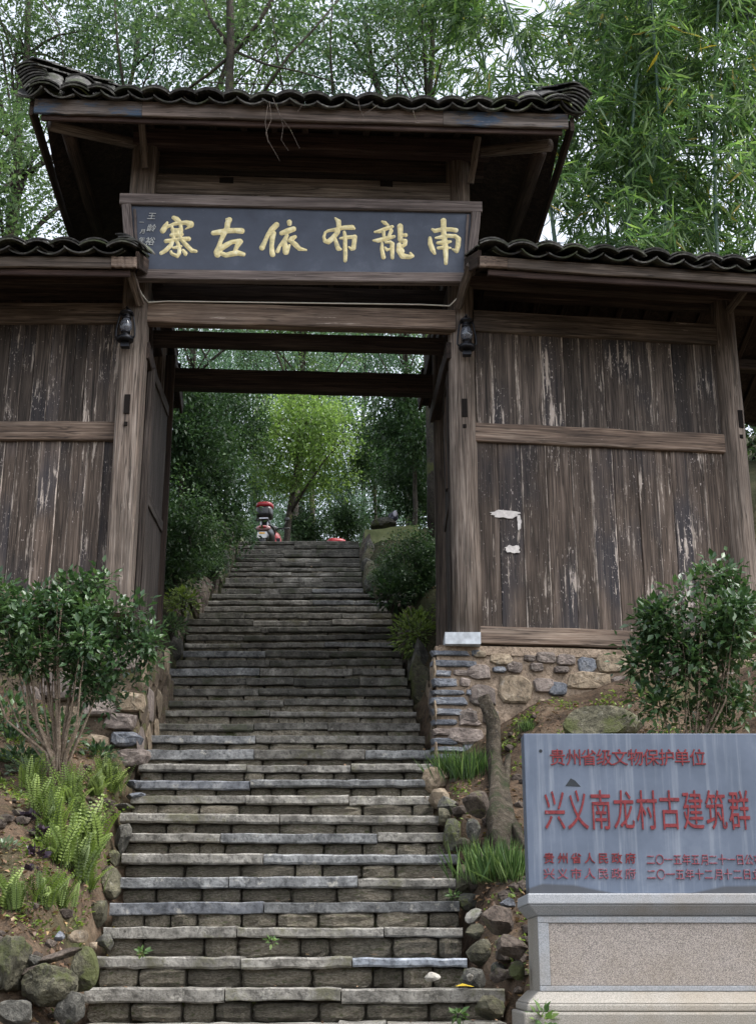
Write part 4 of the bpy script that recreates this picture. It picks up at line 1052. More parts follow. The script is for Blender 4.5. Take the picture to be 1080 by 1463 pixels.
# cables
M_CABLE = plain('white_cable', (.6, .58, .52), .5, .4, nscale=10, var=.1)
pts = [PP(196, 395, offp(MPL, -.2)), PP(197, 408, offp(MPL, -.2)), PP(203, 420, offp(MPL, -.14)), PP(212, 432, offp(MPL, -.08))]
for x in range(240, 640, 40): pts.append(PP(x, 432.0 + (x - 212) * .013, offp(MPL, -.06)) + Vector((0, 0, .012)))
pts += [PP(642, 437, offp(MPL, -.08)), PP(654, 425, offp(MPL, -.16)), PP(662, 412, offp(MPL, -.2)), PP(666, 400, offp(MPL, -.2))]
tag(tube('cable', pts, .0055, M_CABLE), 'thin white cable looped between both posts along the tie beam top', 'cable')
# hanging dead roots on the eave
rt = []
for i, (a_, b_) in enumerate((((385, 145), [(388, 170), (380, 190), (384, 205)]), ((390, 140), [(400, 165), (415, 185), (428, 212)]), ((395, 148), [(405, 180), (402, 200), (412, 215)]), ((420, 142), [(432, 150), (425, 160)]), ((512, 145), [(515, 158), (520, 168)]), ((540, 150), [(525, 160), (512, 168)]), ((383, 150), [(379, 175), (383, 200), (400, 230)]), ((590, 158), [(593, 168), (596, 175)]))):
    pts = [P(a_[0], a_[1], 8.56)] + [P(x, y, 8.55) for x, y in b_]; rt.append(tube_data(pts, [.0025, .002, .0017, .0012, .0008][:len(pts)], 5))
rtt = thing('dead_rootlets', 'thin dry reddish rootlets dangling from the main eave tiles', 'dead roots', P(395, 150, 8.56))
for V, F in rt: obj('rootlet', mesh('rootlet', V, F, M_ROCK), rtt)

# ------------------------------------------------------------------ rocks
def rock_at(px, py, Y, wpx, hpx, mat, seed, name='rock', label=None, cat='rock', dep=None, parent=None, sub=3, planes=13, rough=.03, rz=0, tilt=0, group=None):
    c = P(px, py, Y); q = (c.y * cp + (c.z - CAMZ) * sp) / FPX
    sx, sz = wpx * q / 2, hpx * q / 2; sy = dep / 2 if dep else (sx + sz) / 2
    vs, fs = rock_data(sx, sy, sz, seed, sub, planes, rough)
    M_ = Matrix.Translation(c + Vector((0, sy * .6, 0))) @ Matrix.Rotation(R(tilt), 4, 'Y') @ Matrix.Rotation(R(rz), 4, 'Z')
    o = obj(name, mesh(name, vs, fs, mat, False), parent, M_)
    if label: tag(o, label, cat, group)
    return o
rock_at(69, 1407, 5.95, 84, 62, M_MOSSR, 1, 'boulder', 'rounded brown boulder with a bright moss patch at lower left', 'boulder', planes=5, rough=.06, sub=4)
mp = NM('bright_moss', .95, .1); mp.color(mp.ramp(mp.noise(mp.coord(), 60, 4, .7), [(.3, (.07, .1, .01)), (.7, (.22, .27, .03))])); mp.bump(mp.noise(mp.coord(), 200, 3, .7), .8, .01); M_MOSS = mp.m
rock_at(10, 1385, 5.95, 62, 96, M_MOSSR, 2, 'boulder', 'tall dark mossy boulder at the left edge', 'boulder', planes=8, rough=.07, sub=4)
rock_at(18, 1447, 5.8, 60, 40, M_GREYR, 3, 'rock', 'low grey mossy stone below the tall boulder', planes=8)
rock_at(119, 1389, 6.05, 40, 72, M_MOSSR, 4, 'rock', 'upright pale streaked slab beside the left end of the second step', dep=.12, planes=6, rz=-20)
rock_at(102, 1438, 5.95, 42, 58, M_GREYR, 5, 'rock', 'pointed grey wedge stone under the mossy boulder', dep=.1, planes=6, tilt=25)
rock_at(44, 1389, 6.0, 34, 24, M_ROCK, 6, 'rock', 'small brown stone between the two mossy boulders')
rock_at(80, 1366, 6.05, 100, 16, M_ROCK, 7, 'rock', 'flat tilted brown slab lying on the mossy boulder', dep=.2, tilt=-14)
rock_at(46, 1372, 6.02, 26, 20, M_GREYR, 8, 'rock', 'small grey stone at the left end of the flat slab')
rock_at(112, 1336, 6.1, 30, 22, M_TANST, 9, 'rock', 'orange tan stone lump lying above the flat slab')
rock_at(134, 1352, 6.15, 14, 12, M_TANST, 10, 'rock', 'tiny orange stone at the right end of the flat slab', sub=2)
rock_at(85, 1338, 6.15, 16, 16, M_SLATE, 13, 'rock', 'small round dark blue stone on the left bank', sub=2)
rock_at(72, 1348, 6.1, 20, 14, M_ROCK, 14, 'rock', 'small reddish stone left of the orange stone', sub=2)
rock_at(678, 1146, 7.85, 44, 44, M_ROCK, 21, 'rock', 'large angular reddish brown rock beside the upper grass clump', dep=.22, rough=.015, planes=12)
rock_at(677, 1183, 7.8, 22, 38, M_GREYR, 22, 'rock', 'upright grey wedge stone under the angular brown rock', dep=.12)
rock_at(711, 1312, 6.45, 50, 46, M_ROCK, 23, 'rock', 'dark brown block right of the white edging stone', dep=.16)
rock_at(728, 1352, 6.2, 54, 32, M_ROCK, 24, 'rock', 'flat dark slab leaning against the monument pedestal', dep=.14, tilt=22)
rock_at(725, 1290, 6.5, 24, 16, M_SLATE, 25, 'rock', 'small dark grey stone just left of the monument cornice', sub=2)
rock_at(716, 1392, 6.1, 34, 24, M_ROCK, 26, 'rock', 'brown lump below the leaning slab by the pedestal', sub=2)
rock_at(740, 1385, 5.95, 26, 30, M_MOSSR, 27, 'rock', 'mossy stone touching the lower left pedestal side', sub=2)
rock_at(862, 1032, 8.6, 128, 60, M_MOSSR, 28, 'boulder', 'dark mossy boulder behind the top of the stone monument', 'boulder', dep=.5, planes=4)
rock_at(617, 1396, 6.45, 26, 14, M_WHITER, 29, 'rock', 'small white stone lump in the second riser right part', sub=2, dep=.05)
rock_at(671, 1395, 6.42, 11, 14, M_WHITER, 30, 'rock', 'tiny white stone at the right end of the second riser', sub=2, dep=.05)
rr3 = random.Random(77)
Lm = PP(50, 1345, (0, 6, 0))
# edging stones
er = thing('stone_edging', 'upright mossy edging stones along the right side of the stairs', 'stone edging', (.55, 6.4, S(6.4)))
ERL = [(622, 1111, 38, 42, 2), (626, 1142, 34, 34, 2), (641, 1152, 34, 36, 1), (633, 1165, 22, 30, 0), (647, 1192, 28, 46, 1), (663, 1206, 22, 20, 0), (667, 1256, 34, 48, 0), (672, 1286, 34, 30, 1), (681, 1311, 34, 28, 3), (684, 1332, 38, 26, 0), (686, 1362, 42, 40, 0), (676, 1400, 40, 34, 1), (700, 1440, 44, 36, 0), (712, 1385, 24, 22, 1)]
def Yof(py, dy=.1):
    for Y in np.arange(4.5, 19, .02):
        if proj((0, Y, S(Y) + .02))[1] < py + 10: return Y + dy
    return 17
for j, (x, y, w_, h_, mt) in enumerate(ERL):
    rock_at(x, y, Yof(y), w_, h_, (M_MOSSR, M_GREYR, M_TANST if j < 2 else M_GREYR, M_WHITER)[mt], 600 + j, 'edging_stone', parent=er, dep=.16, sub=2, planes=8)
el = thing('stone_edging', 'mossy edging stones and rubble along the left side of the stairs', 'stone edging', (-1.2, 6.9, S(6.9)))
for j, (x, y, w_, h_, mt) in enumerate([(157, 1258, 34, 54, 0), (140, 1306, 34, 44, 0), (150, 1345, 30, 26, 1), (174, 1196, 26, 50, 1), (160, 1226, 22, 26, 0), (188, 1120, 26, 14, 2), (192, 1136, 30, 12, 2), (178, 1152, 28, 10, 1), (122, 1372, 26, 24, 1)]):
    rock_at(x, y, Yof(y, .12), w_, h_, (M_MOSSR, M_GREYR, M_SLATE)[mt], 640 + j, 'edging_stone', parent=el, dep=.16, sub=2, planes=8)
ul = thing('stone_edging', 'rough stones edging the upper stairs beyond the gate on the left', 'stone edging', (-1.6, 12, S(12)))
ur = thing('stone_edging', 'rough stones edging the upper stairs beyond the gate on the right', 'stone edging', (.4, 12, S(12)))
for side, par in ((0, ul), (1, ur)):
    Y = 10.95; j = 0
    while Y < 17.2:
        L, Rr = stair_edges(Y); hgt = rr3.uniform(.12, .3)
        x = (L - .1) if side == 0 else (Rr + .1); sx = rr3.uniform(.08, .13); 
        vs, fs = rock_data(sx, rr3.uniform(.1, .17), hgt, 700 + j + side * 50, 2, 8, .04)
        obj('edging_stone', mesh('edging_stone', vs, fs, rr3.choice([M_MOSSR, M_GREYR, M_ROCK])), par, Matrix.Translation((x, Y, S(Y) + .02)))
        Y += rr3.uniform(.22, .36); j += 1
# rubble scatter (stuff)
def hbatch(X, Y): return height_arr(np.asarray(X, float), np.asarray(Y, float))
rub = []
cand = [(rr3.uniform(-2.1, -1.05), rr3.uniform(5.4, 6.3)) for _ in range(110)] + [(rr3.uniform(.6, .95), rr3.uniform(5.6, 7.4)) for _ in range(170)] + [(rr3.uniform(-2, -1.1), rr3.uniform(6.3, 8.6)) for _ in range(60)] + [(rr3.uniform(.4, 1.2), rr3.uniform(7.5, 9.2)) for _ in range(80)]
hz = hbatch([c[0] for c in cand], [c[1] for c in cand])
for (x, y), z in zip(cand, hz):
    L, Rr = stair_edges(y)
    if L - .05 < x < Rr + .05: continue
    s = rr3.uniform(.012, .05) * (1 if rr3.random() < .8 else 1.6)
    rub.append(xf(rock_data(s, s, s * .7, rr3.randrange(9999), 1, 5, .05), Matrix.Translation((x, y, z + .01)) @ Matrix.Rotation(rr3.uniform(0, 6), 4, 'Z')))
V, F = join(rub); tag(obj('rubble', mesh('rubble', V, F, M_ROCK)), 'small loose brown stones scattered on both soil banks', 'rubble', kind='stuff')

# ------------------------------------------------------------------ foliage
def leaf_mesh(name, Pn, D, Nn, Ln, Wn, mat, fold=.15, tint=None):
    """rhombic folded leaves: base Pn, direction D, normal Nn"""
    D = D / (np.linalg.norm(D, axis=1, keepdims=True) + 1e-9); Sd = np.cross(D, Nn); Sd /= (np.linalg.norm(Sd, axis=1, keepdims=True) + 1e-9); Nv = np.cross(Sd, D)
    Ln = Ln[:, None]; Wn = Wn[:, None]; k_ = len(Pn)
    v = np.empty((k_, 4, 3)); mid = Pn + D * Ln * .42
    v[:, 0] = Pn; v[:, 1] = mid + Sd * Wn + Nv * Wn * fold * 2; v[:, 2] = Pn + D * Ln - Nv * Ln * .08; v[:, 3] = mid - Sd * Wn + Nv * Wn * fold * 2
    idx = (np.arange(k_)[:, None] * 4 + np.array([0, 1, 2, 0, 2, 3])[None]).ravel().astype(np.int32)
    m = bpy.data.meshes.new(name); m.vertices.add(k_ * 4); m.vertices.foreach_set('co', v.ravel().astype(np.float32))
    nt_ = k_ * 2; m.loops.add(nt_ * 3); m.loops.foreach_set('vertex_index', idx); m.polygons.add(nt_)
    m.polygons.foreach_set('loop_start', np.arange(nt_, dtype=np.int32) * 3); m.update(calc_edges=True)
    t = rng.random(k_) if tint is None else tint
    at = m.attributes.new('tint', 'FLOAT', 'FACE'); at.data.foreach_set('value', np.repeat(t, 2).astype(np.float32))
    m.materials.append(mat); return m
def rand_dir(n): 
    d = rng.normal(size=(n, 3)); return d / np.linalg.norm(d, axis=1, keepdims=True)
def crown_mesh(name, rad, ncl, per, leaf, mat, spread=.22, shell=.55, droop=-.15, aspect=.36, seed=None, flat=.7, gap=-.12):
    """clusters of leaves through an uneven ellipsoid volume"""
    d = rand_dir(ncl); lump = 1 + .28 * np.array([mn.noise(Vector(q * 1.7) + Vector((ncl, 0, rad[0]))) for q in d]) * 2
    rr_ = (shell + (1 - shell) * rng.random(ncl) ** .7) * lump
    inner = rng.random(ncl) < .25; rr_[inner] *= rng.random(inner.sum()) ** .5
    cc = d * rr_[:, None] * np.array(rad)
    # drop clusters in noise gaps so sky shows through
    keep = np.array([mn.noise(Vector(q) * (1.9 / max(.5, rad[0] * .6)) + Vector((rad[2] * 3, ncl, 0))) > gap for q in cc]); cc = cc[keep]; n = len(cc)
    cs = spread * (0.6 + .8 * rng.random(n))
    N = n * per; ctr = np.repeat(cc, per, 0); off = rng.normal(size=(N, 3)) * np.repeat(cs, per)[:, None] * np.array([1, 1, flat])
    Pn = ctr + off
    D = off / (np.linalg.norm(off, axis=1, keepdims=True) + 1e-6) * .7 + rand_dir(N) * .7 + np.array([0, 0, droop])
    Nn = rand_dir(N) * .7 + np.array([0, 0, 1.0])
    Ln = leaf * (.65 + .7 * rng.random(N)); tint = np.clip(np.repeat(rng.random(n), per) * .5 + rng.random(N) * .5, 0, 1)
    return leaf_mesh(name, Pn, D, Nn, Ln, Ln * aspect * .5 * 1.35, mat, tint=tint), cc
def limbs(base, top, targets, r0, wob=.12, n=8, kids=14, seed=3):
    r = random.Random(seed); parts = []; base = Vector(base); top = Vector(top); L = (top - base).length
    tr = [base.lerp(top, i / 8) + Vector((r.uniform(-1, 1), r.uniform(-1, 1), 0)) * wob * L * .08 * (i > 0) for i in range(9)]
    parts.append(tube_data(tr, [r0 * (1 - .6 * i / 8) for i in range(9)], n, True, .06))
    for i in range(kids):
        tg = Vector(targets[r.randrange(len(targets))]); a = tr[r.randint(4, 8)]
        mid = a.lerp(tg, .5) + Vector((r.uniform(-.2, .2), r.uniform(-.2, .2), r.uniform(.0, .3))) * (tg - a).length * .5
        pts = [a, a.lerp(mid, .55) + Vector((0, 0, .03)), mid, mid.lerp(tg, .6), tg]
        q = r0 * .38 * r.uniform(.5, 1); parts.append(tube_data(pts, [q, q * .8, q * .6, q * .35, q * .15], 5, True, .05))
    return join(parts)
def at(px, py, Y): return P(px, py, Y)
def tree(name, label, cpx, cpy, Y, cr, proto, bx=None, r0=.12, scale=1, rot=0, group='trees behind the gate', cat='tree', kids=16, bark=None, zs=1):
    c = at(cpx, cpy, Y); mesh_, cc = proto
    base = Vector((c.x + (bx or 0), Y + .2, H(c.x + (bx or 0), Y + .2) - .1))
    t = thing(name, label, cat, base, 0, group)
    M_ = Matrix.Translation(c) @ Matrix.Rotation(rot, 4, 'Z') @ Matrix.Diagonal((scale, scale, scale * zs, 1))
    tgt = [M_ @ Vector(q) - base for q in cc[::max(1, len(cc) // 60)]]
    top = (c - base) + Vector((0, 0, cr * .3))
    V, F = limbs((0, 0, 0), top, tgt, r0, kids=kids, seed=int(cpx + cpy))
    obj('trunk', mesh('trunk', V, F, bark or M_BARK, True), t, Matrix.Translation(base))
    tag(obj('crown', mesh_, t, M_), kind='stuff')
    return t
pA_ = crown_mesh('crown', (2.2, 2.0, 1.8), 640, 36, .095, L_TREE, .18, gap=-.04)
pB_ = crown_mesh('crown', (2.0, 2.0, 2.2), 640, 34, .09, L_TREEB, .19, gap=-.03)
pC_ = crown_mesh('crown', (1.2, 1.1, 1.4), 430, 34, .1, L_DARK, .16, shell=.4)
pD_ = crown_mesh('crown', (1.3, 1.2, 1.1), 520, 30, .08, L_BRIGHT, .15, shell=.6, gap=-.6)
pE_ = crown_mesh('crown', (.8, .7, .7), 230, 34, .085, L_DARK, .12, shell=.4, droop=-.3)
pF_ = crown_mesh('crown', (3.2, 2.4, 3.0), 800, 26, .15, L_TREEB, .38)
RAD = {id(pA_): 2.2, id(pB_): 2.0, id(pC_): 1.2, id(pD_): 1.3, id(pE_): .8, id(pF_): 3.2}
def treeR(name, label, px, py, Y, rpx, proto, **kw):
    c = P(px, py, Y); q = (c.y * cp + (c.z - CAMZ) * sp) / FPX
    return tree(name, label, px, py, Y, rpx * q, proto, scale=rpx * q / RAD[id(proto)] / 1.12, **kw)
GB = 'trees behind the gate'
treeR('broadleaf_tree', 'leafy tree left of the main roof, the one nearest the left edge', 25, 240, 14.0, 150, pA_, rot=.3)
treeR('broadleaf_tree', 'tall tree filling the top left corner of the view', 40, 45, 16.5, 165, pA_, r0=.1, rot=2.1)
treeR('broadleaf_tree', 'airy tree above the left part of the roof ridge', 200, 60, 17.5, 150, pB_, bx=-.8, r0=.07, rot=1.0)
treeR('broadleaf_tree', 'leafy tree behind the tall bare limbed tree', 350, 40, 17.0, 150, pA_, bx=-1.6, r0=.08, rot=4.0)
treeR('broadleaf_tree', 'dense leafy tree above the middle of the roof', 520, 60, 16.5, 140, pB_, bx=1.35, r0=.09, rot=2.6)
treeR('broadleaf_tree', 'darker tree at the top between roof middle and bamboo', 610, 20, 15.2, 125, pA_, r0=.08, rot=5.2)
treeR('broadleaf_tree', 'green tree seen through the slots above the lintel beams', 430, 455, 27.0, 130, pA_, r0=.1, rot=3.3)
treeR('broadleaf_tree', 'blue green tree high behind the right part of the opening', 580, 460, 25.0, 110, pB_, r0=.1, rot=.7)
treeR('broadleaf_tree', 'blue green tree high behind the left part of the opening', 280, 460, 25.0, 110, pB_, r0=.1, rot=.2)
treeR('bright_tree', 'small bright yellow green tree in the centre of the opening', 428, 634, 20.8, 100, pD_, bx=-.25, r0=.075, rot=.5, group='trees beyond the top of the stairs')
for i, (x, y, Y, s, l) in enumerate([(365, 690, 30, 70, 'distant pale tree left of the bright tree'), (495, 690, 32, 60, 'distant pale tree right of the bright tree trunk'), (560, 640, 29, 60, 'distant blue green tree at the right of the opening'), (300, 560, 33, 90, 'distant tree at the upper left of the opening'), (450, 560, 36, 110, 'most distant tree over the bright tree crown'), (640, 600, 34, 80, 'distant tree behind the right gate post'), (430, 720, 38, 90, 'distant tree low behind the two trunks'), (380, 770, 26, 50, 'distant tree lowest behind the scooter'), (540, 740, 27, 60, 'distant tree behind the mossy wall'), (270, 680, 28, 90, 'distant tree behind the left evergreens'), (590, 700, 30, 80, 'distant tree behind the right evergreens'), (370, 480, 38, 110, 'distant high tree seen left of centre through the beams'), (520, 470, 40, 110, 'distant high tree seen right of centre through the beams')]):
    treeR('broadleaf_tree', l, x, y, Y, s, pF_, r0=.1, rot=i * 1.1, group='distant trees')
for i, (x, y, Y, s, l) in enumerate([(262, 610, 14.5, 95, 'dark evergreen tree at the upper left of the opening'), (285, 700, 15.5, 92, 'dark evergreen bush left of the upper stairs'), (252, 775, 12.8, 85, 'lowest dark evergreen bush beside the left rear post'), (325, 610, 18.5, 72, 'evergreen tree between left mass and bright tree'), (592, 600, 16.5, 85, 'evergreen tree at the upper right of the opening'), (590, 690, 17.5, 72, 'evergreen bush above the mossy wall'), (600, 810, 12.6, 60, 'dark leafy bush against the right rear post'), (535, 640, 21.5, 62, 'thin evergreen right of the bright tree')]):
    treeR('evergreen_tree', l, x, y, Y, s, pC_, r0=.04, rot=i * 1.3, group='evergreens flanking the upper stairs', kids=10)
for i, (x, y, Y, s, l) in enumerate([(298, 800, 14.4, 34, 'light green leafy bush at the left edge of the upper steps'), (556, 822, 13.4, 32, 'broad leaved bush covering the right edge of the upper steps'), (440, 755, 21.5, 42, 'low bush behind the top of the stairs, centre'), (495, 745, 22.0, 40, 'low bush behind the red seat at the top'), (330, 750, 19.5, 34, 'low bush left behind the scooter')]):
    treeR('bush', l, x, y, Y, s, pE_, r0=.03, rot=i, group='bushes by the upper stairs', kids=8, cat='bush')
# side trees out of frame giving shade from the flanks
for (x, y, Y, l) in ((-180, 300, 13, 'out-of-frame tree added for shade left of the left wing'), (1230, 500, 14, 'out-of-frame tree added for shade right of the right wing'), (1100, 660, 14.5, 'out-of-frame tree added for shade just beyond the end post of the right wing')):
    tree('broadleaf_tree', l, x, y, Y, 1.6, pA_, r0=.12, scale=.8, rot=x * .1)
# big bare limbs of the trunk tree, as seen over the ridge
tt = thing('tall_tree', 'tall thin dark tree with crossing bare limbs above the roof', 'tree', (P(328, 0, 14.6).x - .95, 14.6, H(P(328, 0, 14.6).x - .95, 14.6) - .1))
def br(pts, r0, r1, Y=14.6):
    q = [P(x, y, Y + dy) for x, y, dy in pts]; n_ = len(q)
    return tube_data(q, [r0 + (r1 - r0) * i / (n_ - 1) for i in range(n_)], 7, True, .05)
bb = W[tt].translation
parts = [tube_data([bb, bb.lerp(P(326, 180, 14.6), .5) + Vector((-.35, 0, 0)), P(326, 180, 14.6), P(330, 60, 14.6), P(327, -60, 14.6), P(332, -200, 14.7)], [.1, .085, .055, .05, .045, .03], 10, True, .04),
         br([(262, 132, .2), (300, 105, .1), (335, 75, 0), (368, 35, -.1), (400, -20, -.2)], .018, .03), br([(330, 70, 0), (300, 25, .1), (285, -20, .2)], .03, .015),
         br([(338, 74, 0), (380, 92, -.2), (430, 103, -.3), (480, 118, -.3)], .018, .008), br([(378, 130, 0), (412, 80, 0), (450, 40, .1), (500, -20, .2)], .02, .012), br([(178, 130, .3), (168, 60, .2), (163, -30, .1)], .02, .014), br([(405, 135, .6), (395, 70, .6), (385, -10, .6)], .014, .01),
         br([(60, 0, .1), (85, 40, 0), (95, 110, .1)], .01, .006), br([(475, 135, .2), (472, 60, .2), (476, -10, .2)], .014, .01), br([(300, 118, .1), (360, 120, .1), (430, 122, .2)], .009, .006)]
V, F = join(parts); obj('trunk', mesh('trunk', [v - bb for v in V], F, M_BARK, True), tt, Matrix.Translation(bb))
q_, _c = crown_mesh('crown', (1.7, 1.2, 1.0), 260, 24, .08, L_TREE, .2); tag(obj('crown', q_, tt, Matrix.Translation(P(350, 30, 14.9))), kind='stuff')
# ---- bamboo
def bamboo_proto(seed, n_spray=95, Hh=9.0, lean=1.2):
    r = np.random.default_rng(seed); path = []
    for i in range(25):
        f = i / 24; path.append(Vector((lean * f ** 2.6, .2 * math.sin(seed) * f, Hh * (f - .12 * f ** 4))))
    parts = [tube_data(path, [.028 * (1 - .75 * i / 24) + (.003 if i % 2 else 0) for i in range(25)], 8, True)]
    Ps, Ds, Ls = [], [], []
    for s in range(n_spray):
        f = .3 + .7 * r.random(); i = min(23, int(f * 24)); a = path[i]; ang = r.random() * 6.28; L = (.35 + .9 * r.random()) * (1.15 - .4 * f)
        dirv = np.array([math.cos(ang), math.sin(ang), .35]); pts = []
        for k_ in range(6):
            t = k_ / 5; pts.append(Vector(np.array(a) + dirv * L * t + np.array([0, 0, -1.0]) * L * .75 * t * t))
        parts.append(tube_data(pts, [.005, .004, .0035, .003, .002, .0015], 4, True))
        for k_ in range(1, 6):
            for _ in range(3):
                c0 = np.array(pts[k_]) + r.normal(size=3) * .06; base = r.normal(size=3) * .35 + dirv * .4 + np.array([0, 0, -.75])
                m_ = r.integers(2, 6)
                for q in range(m_):
                    Ps.append(c0 + r.normal(size=3) * .035); Ds.append(base + r.normal(size=3) * .42); Ls.append(.15 + .14 * r.random())
    Pn, D, Ln = np.array(Ps), np.array(Ds), np.array(Ls); N = len(Pn)
    lm = leaf_mesh('foliage', Pn, D, rand_dir(N) + np.array([0, 0, .5]), Ln, Ln * .06, L_BAM, fold=.1)
    V, F = join(parts); return mesh('culm', V, F, M_CULM, True), lm
BP = [bamboo_proto(1, 68), bamboo_proto(2, 70, 9.5, 1.6), bamboo_proto(5, 72, 8.5, .8)]
BL = [(880, 12.6, 0, 0, 0, 'stout dark bamboo culm standing nearest the middle of the clump'), (795, 12.9, 1, 2.9, .3, 'bamboo leaning left over the roof corner'), (850, 13.8, 2, 1.3, 0, 'bamboo just left of the stout dark culm'), (935, 12.9, 1, 4.4, 0, 'slanting bamboo right of the stout dark culm'),
      (1000, 12.4, 2, .6, 0, 'bamboo with yellowing leaves near the right edge'), (1060, 13.2, 0, 5.4, 0, 'bamboo cut by the right edge'), (735, 13.6, 2, 3.6, .3, 'leftmost bamboo above the main roof'), (960, 14.4, 0, 2.0, 0, 'thin bamboo far back in the clump'), (900, 14.6, 1, .2, 0, 'thin bamboo behind the stout culm'), (1110, 12.6, 2, 2.2, 0, 'arching bamboo entering from the right')]
for (px, Y, pi_, rot, dz, lb) in BL:
    X_ = P(px, 200, Y).x; base = Vector((X_, Y, H(X_, Y) - .05 + dz)); cm, lm = BP[pi_]
    t = thing('bamboo', lb, 'bamboo', base, rot, 'bamboo clump behind the right wing'); Mb = W[t]
    obj('culm', cm, t, Mb); tag(obj('foliage', lm, t, Mb), kind='stuff')

# ---- camellia shrubs
def shrub(px, py, Y, crowns, label, stems, seed, leaf=.05, stem_r=.016, mat=L_CAM, ncl=150, per=20):
    base = P(px, py, Y); t = thing('camellia_shrub', label, 'shrub', base, 0)
    global rng
    Pall, cc_all = [], []
    r = random.Random(seed)
    cl = []
    for (cx, cy, rx, ry, k_) in crowns:
        c = P(cx, cy, Y); q = (c.y * cp + (c.z - CAMZ) * sp) / FPX
        rv = np.array([rx * q, .8 * (rx + ry) / 2 * q, ry * q])
        for i in range(k_ // 3):
            d = rand_dir(1)[0] * (.3 + .6 * rng.random()); cl.append(np.array(c) + d * rv)
        for i in range(max(3, k_ // 6)):                # upright shoots breaking the outline
            d = rand_dir(1)[0]; d[2] = abs(d[2]) * .9 + .15; d /= np.linalg.norm(d); e_ = .85 + .4 * rng.random()
            for f_ in (.62, .76, .88, 1.0): cl.append(np.array(c) + d * rv * e_ * f_ + rng.normal(size=3) * .012)
    cl = np.array(cl); n = len(cl); N = n * per
    off = rng.normal(size=(N, 3)) * .038; Pn = np.repeat(cl, per, 0) + off
    D = off / (np.linalg.norm(off, axis=1, keepdims=True) + 1e-6) + rand_dir(N) * .5 + np.array([0, 0, .15]); Nn = rand_dir(N) * .6 + np.array([0, -.25, 1.0])
    Ln = leaf * (.45 + .95 * rng.random(N))
    tag(obj('foliage', leaf_mesh('foliage', Pn - np.array(base), D, Nn, Ln, Ln * .27, mat, tint=np.clip(np.repeat(rng.random(n), per) * .5 + rng.random(N) * .5, 0, 1)), t, Matrix.Translation(base)), kind='stuff')
    parts = []
    for i in range(stems):
        tg = Vector(cl[r.randrange(n)]) - base; a = Vector((r.uniform(-.02, .02), r.uniform(-.02, .02), -.05)); f = Vector((tg.x * r.uniform(.12, .3), tg.y * .2, abs(tg.z) * r.uniform(.16, .26)))
        mid = Vector((tg.x * r.uniform(.55, .8), tg.y * .6, tg.z * r.uniform(.42, .55))); pts = [a, f, mid.lerp(f, .4), mid, mid.lerp(tg, .5) + Vector((r.uniform(-.02, .02), 0, .01)), tg]
        q = stem_r * r.uniform(.35, .8); parts.append(tube_data(pts, [q, q * .9, q * .7, q * .55, q * .35, q * .15], 6, True, .05))
    V, F = join(parts); obj('stems', mesh('stems', V, F, M_PBARK, True), t, Matrix.Translation(base))
shrub(85, 1118, 7.75, [(95, 900, 105, 50, 60), (40, 920, 80, 70, 60), (130, 950, 90, 60, 60), (20, 870, 50, 40, 24), (110, 850, 50, 24, 20), (180, 935, 45, 40, 24), (150, 985, 55, 34, 18), (20, 965, 50, 36, 16)], 'large leafy camellia shrub with pale bare stems left of the stairs', 26, 5, stem_r=.019, leaf=.045, per=27)
shrub(985, 1130, 7.6, [(1000, 900, 95, 60, 70), (960, 960, 70, 60, 60), (1050, 950, 70, 80, 60), (1020, 840, 40, 36, 20), (945, 900, 40, 40, 22), (1000, 1020, 90, 40, 50), (1060, 870, 30, 50, 18)], 'dark camellia shrub rising behind the stone monument', 30, 9, stem_r=.011)
# ---- ferns
def fern_proto(seed, nf=20, L0=.3):
    r = np.random.default_rng(seed); Ps, Ds, Ns, Ls, Ws = [], [], [], [], []; st_ = []
    for f in range(nf):
        a = r.random() * 6.28; lean = .1 + .75 * r.random(); L = L0 * (.4 + .75 * r.random()); d = np.array([math.cos(a), math.sin(a), 0]); b0 = np.array([*(r.normal(size=2) * .035), 0])
        pts = []; side = np.array([-math.sin(a), math.cos(a), 0])
        for k_ in range(17):
            t = k_ / 16; p = b0 + d * L * lean * t ** 1.7 + np.array([0, 0, L * (t - .22 * lean * t * t)]); pts.append(p)
            if k_ > 1:
                for s in (-1, 1):
                    w_ = .024 * math.sin(math.pi * min(1, t * .88 + .1)) ** .7; Ps.append(p); Ds.append(side * s + np.array([0, 0, .35])); Ns.append(d + np.array([0, 0, .4])); Ls.append(w_ + .006); Ws.append(.0062)
        st_.append(tube_data([Vector(p) for p in pts[::4]], [.0022, .002, .0015, .001, .0006], 4, True))
    return leaf_mesh('frond', np.array(Ps), np.array(Ds), np.array(Ns), np.array(Ls), np.array(Ws), L_FERN, tint=np.repeat(r.random(nf), 30)[:len(Ps)]), mesh('rachis', *join(st_), L_FERN)
FP = [fern_proto(i + 1, 24 + 4 * i, .22 + .03 * i) for i in range(3)]
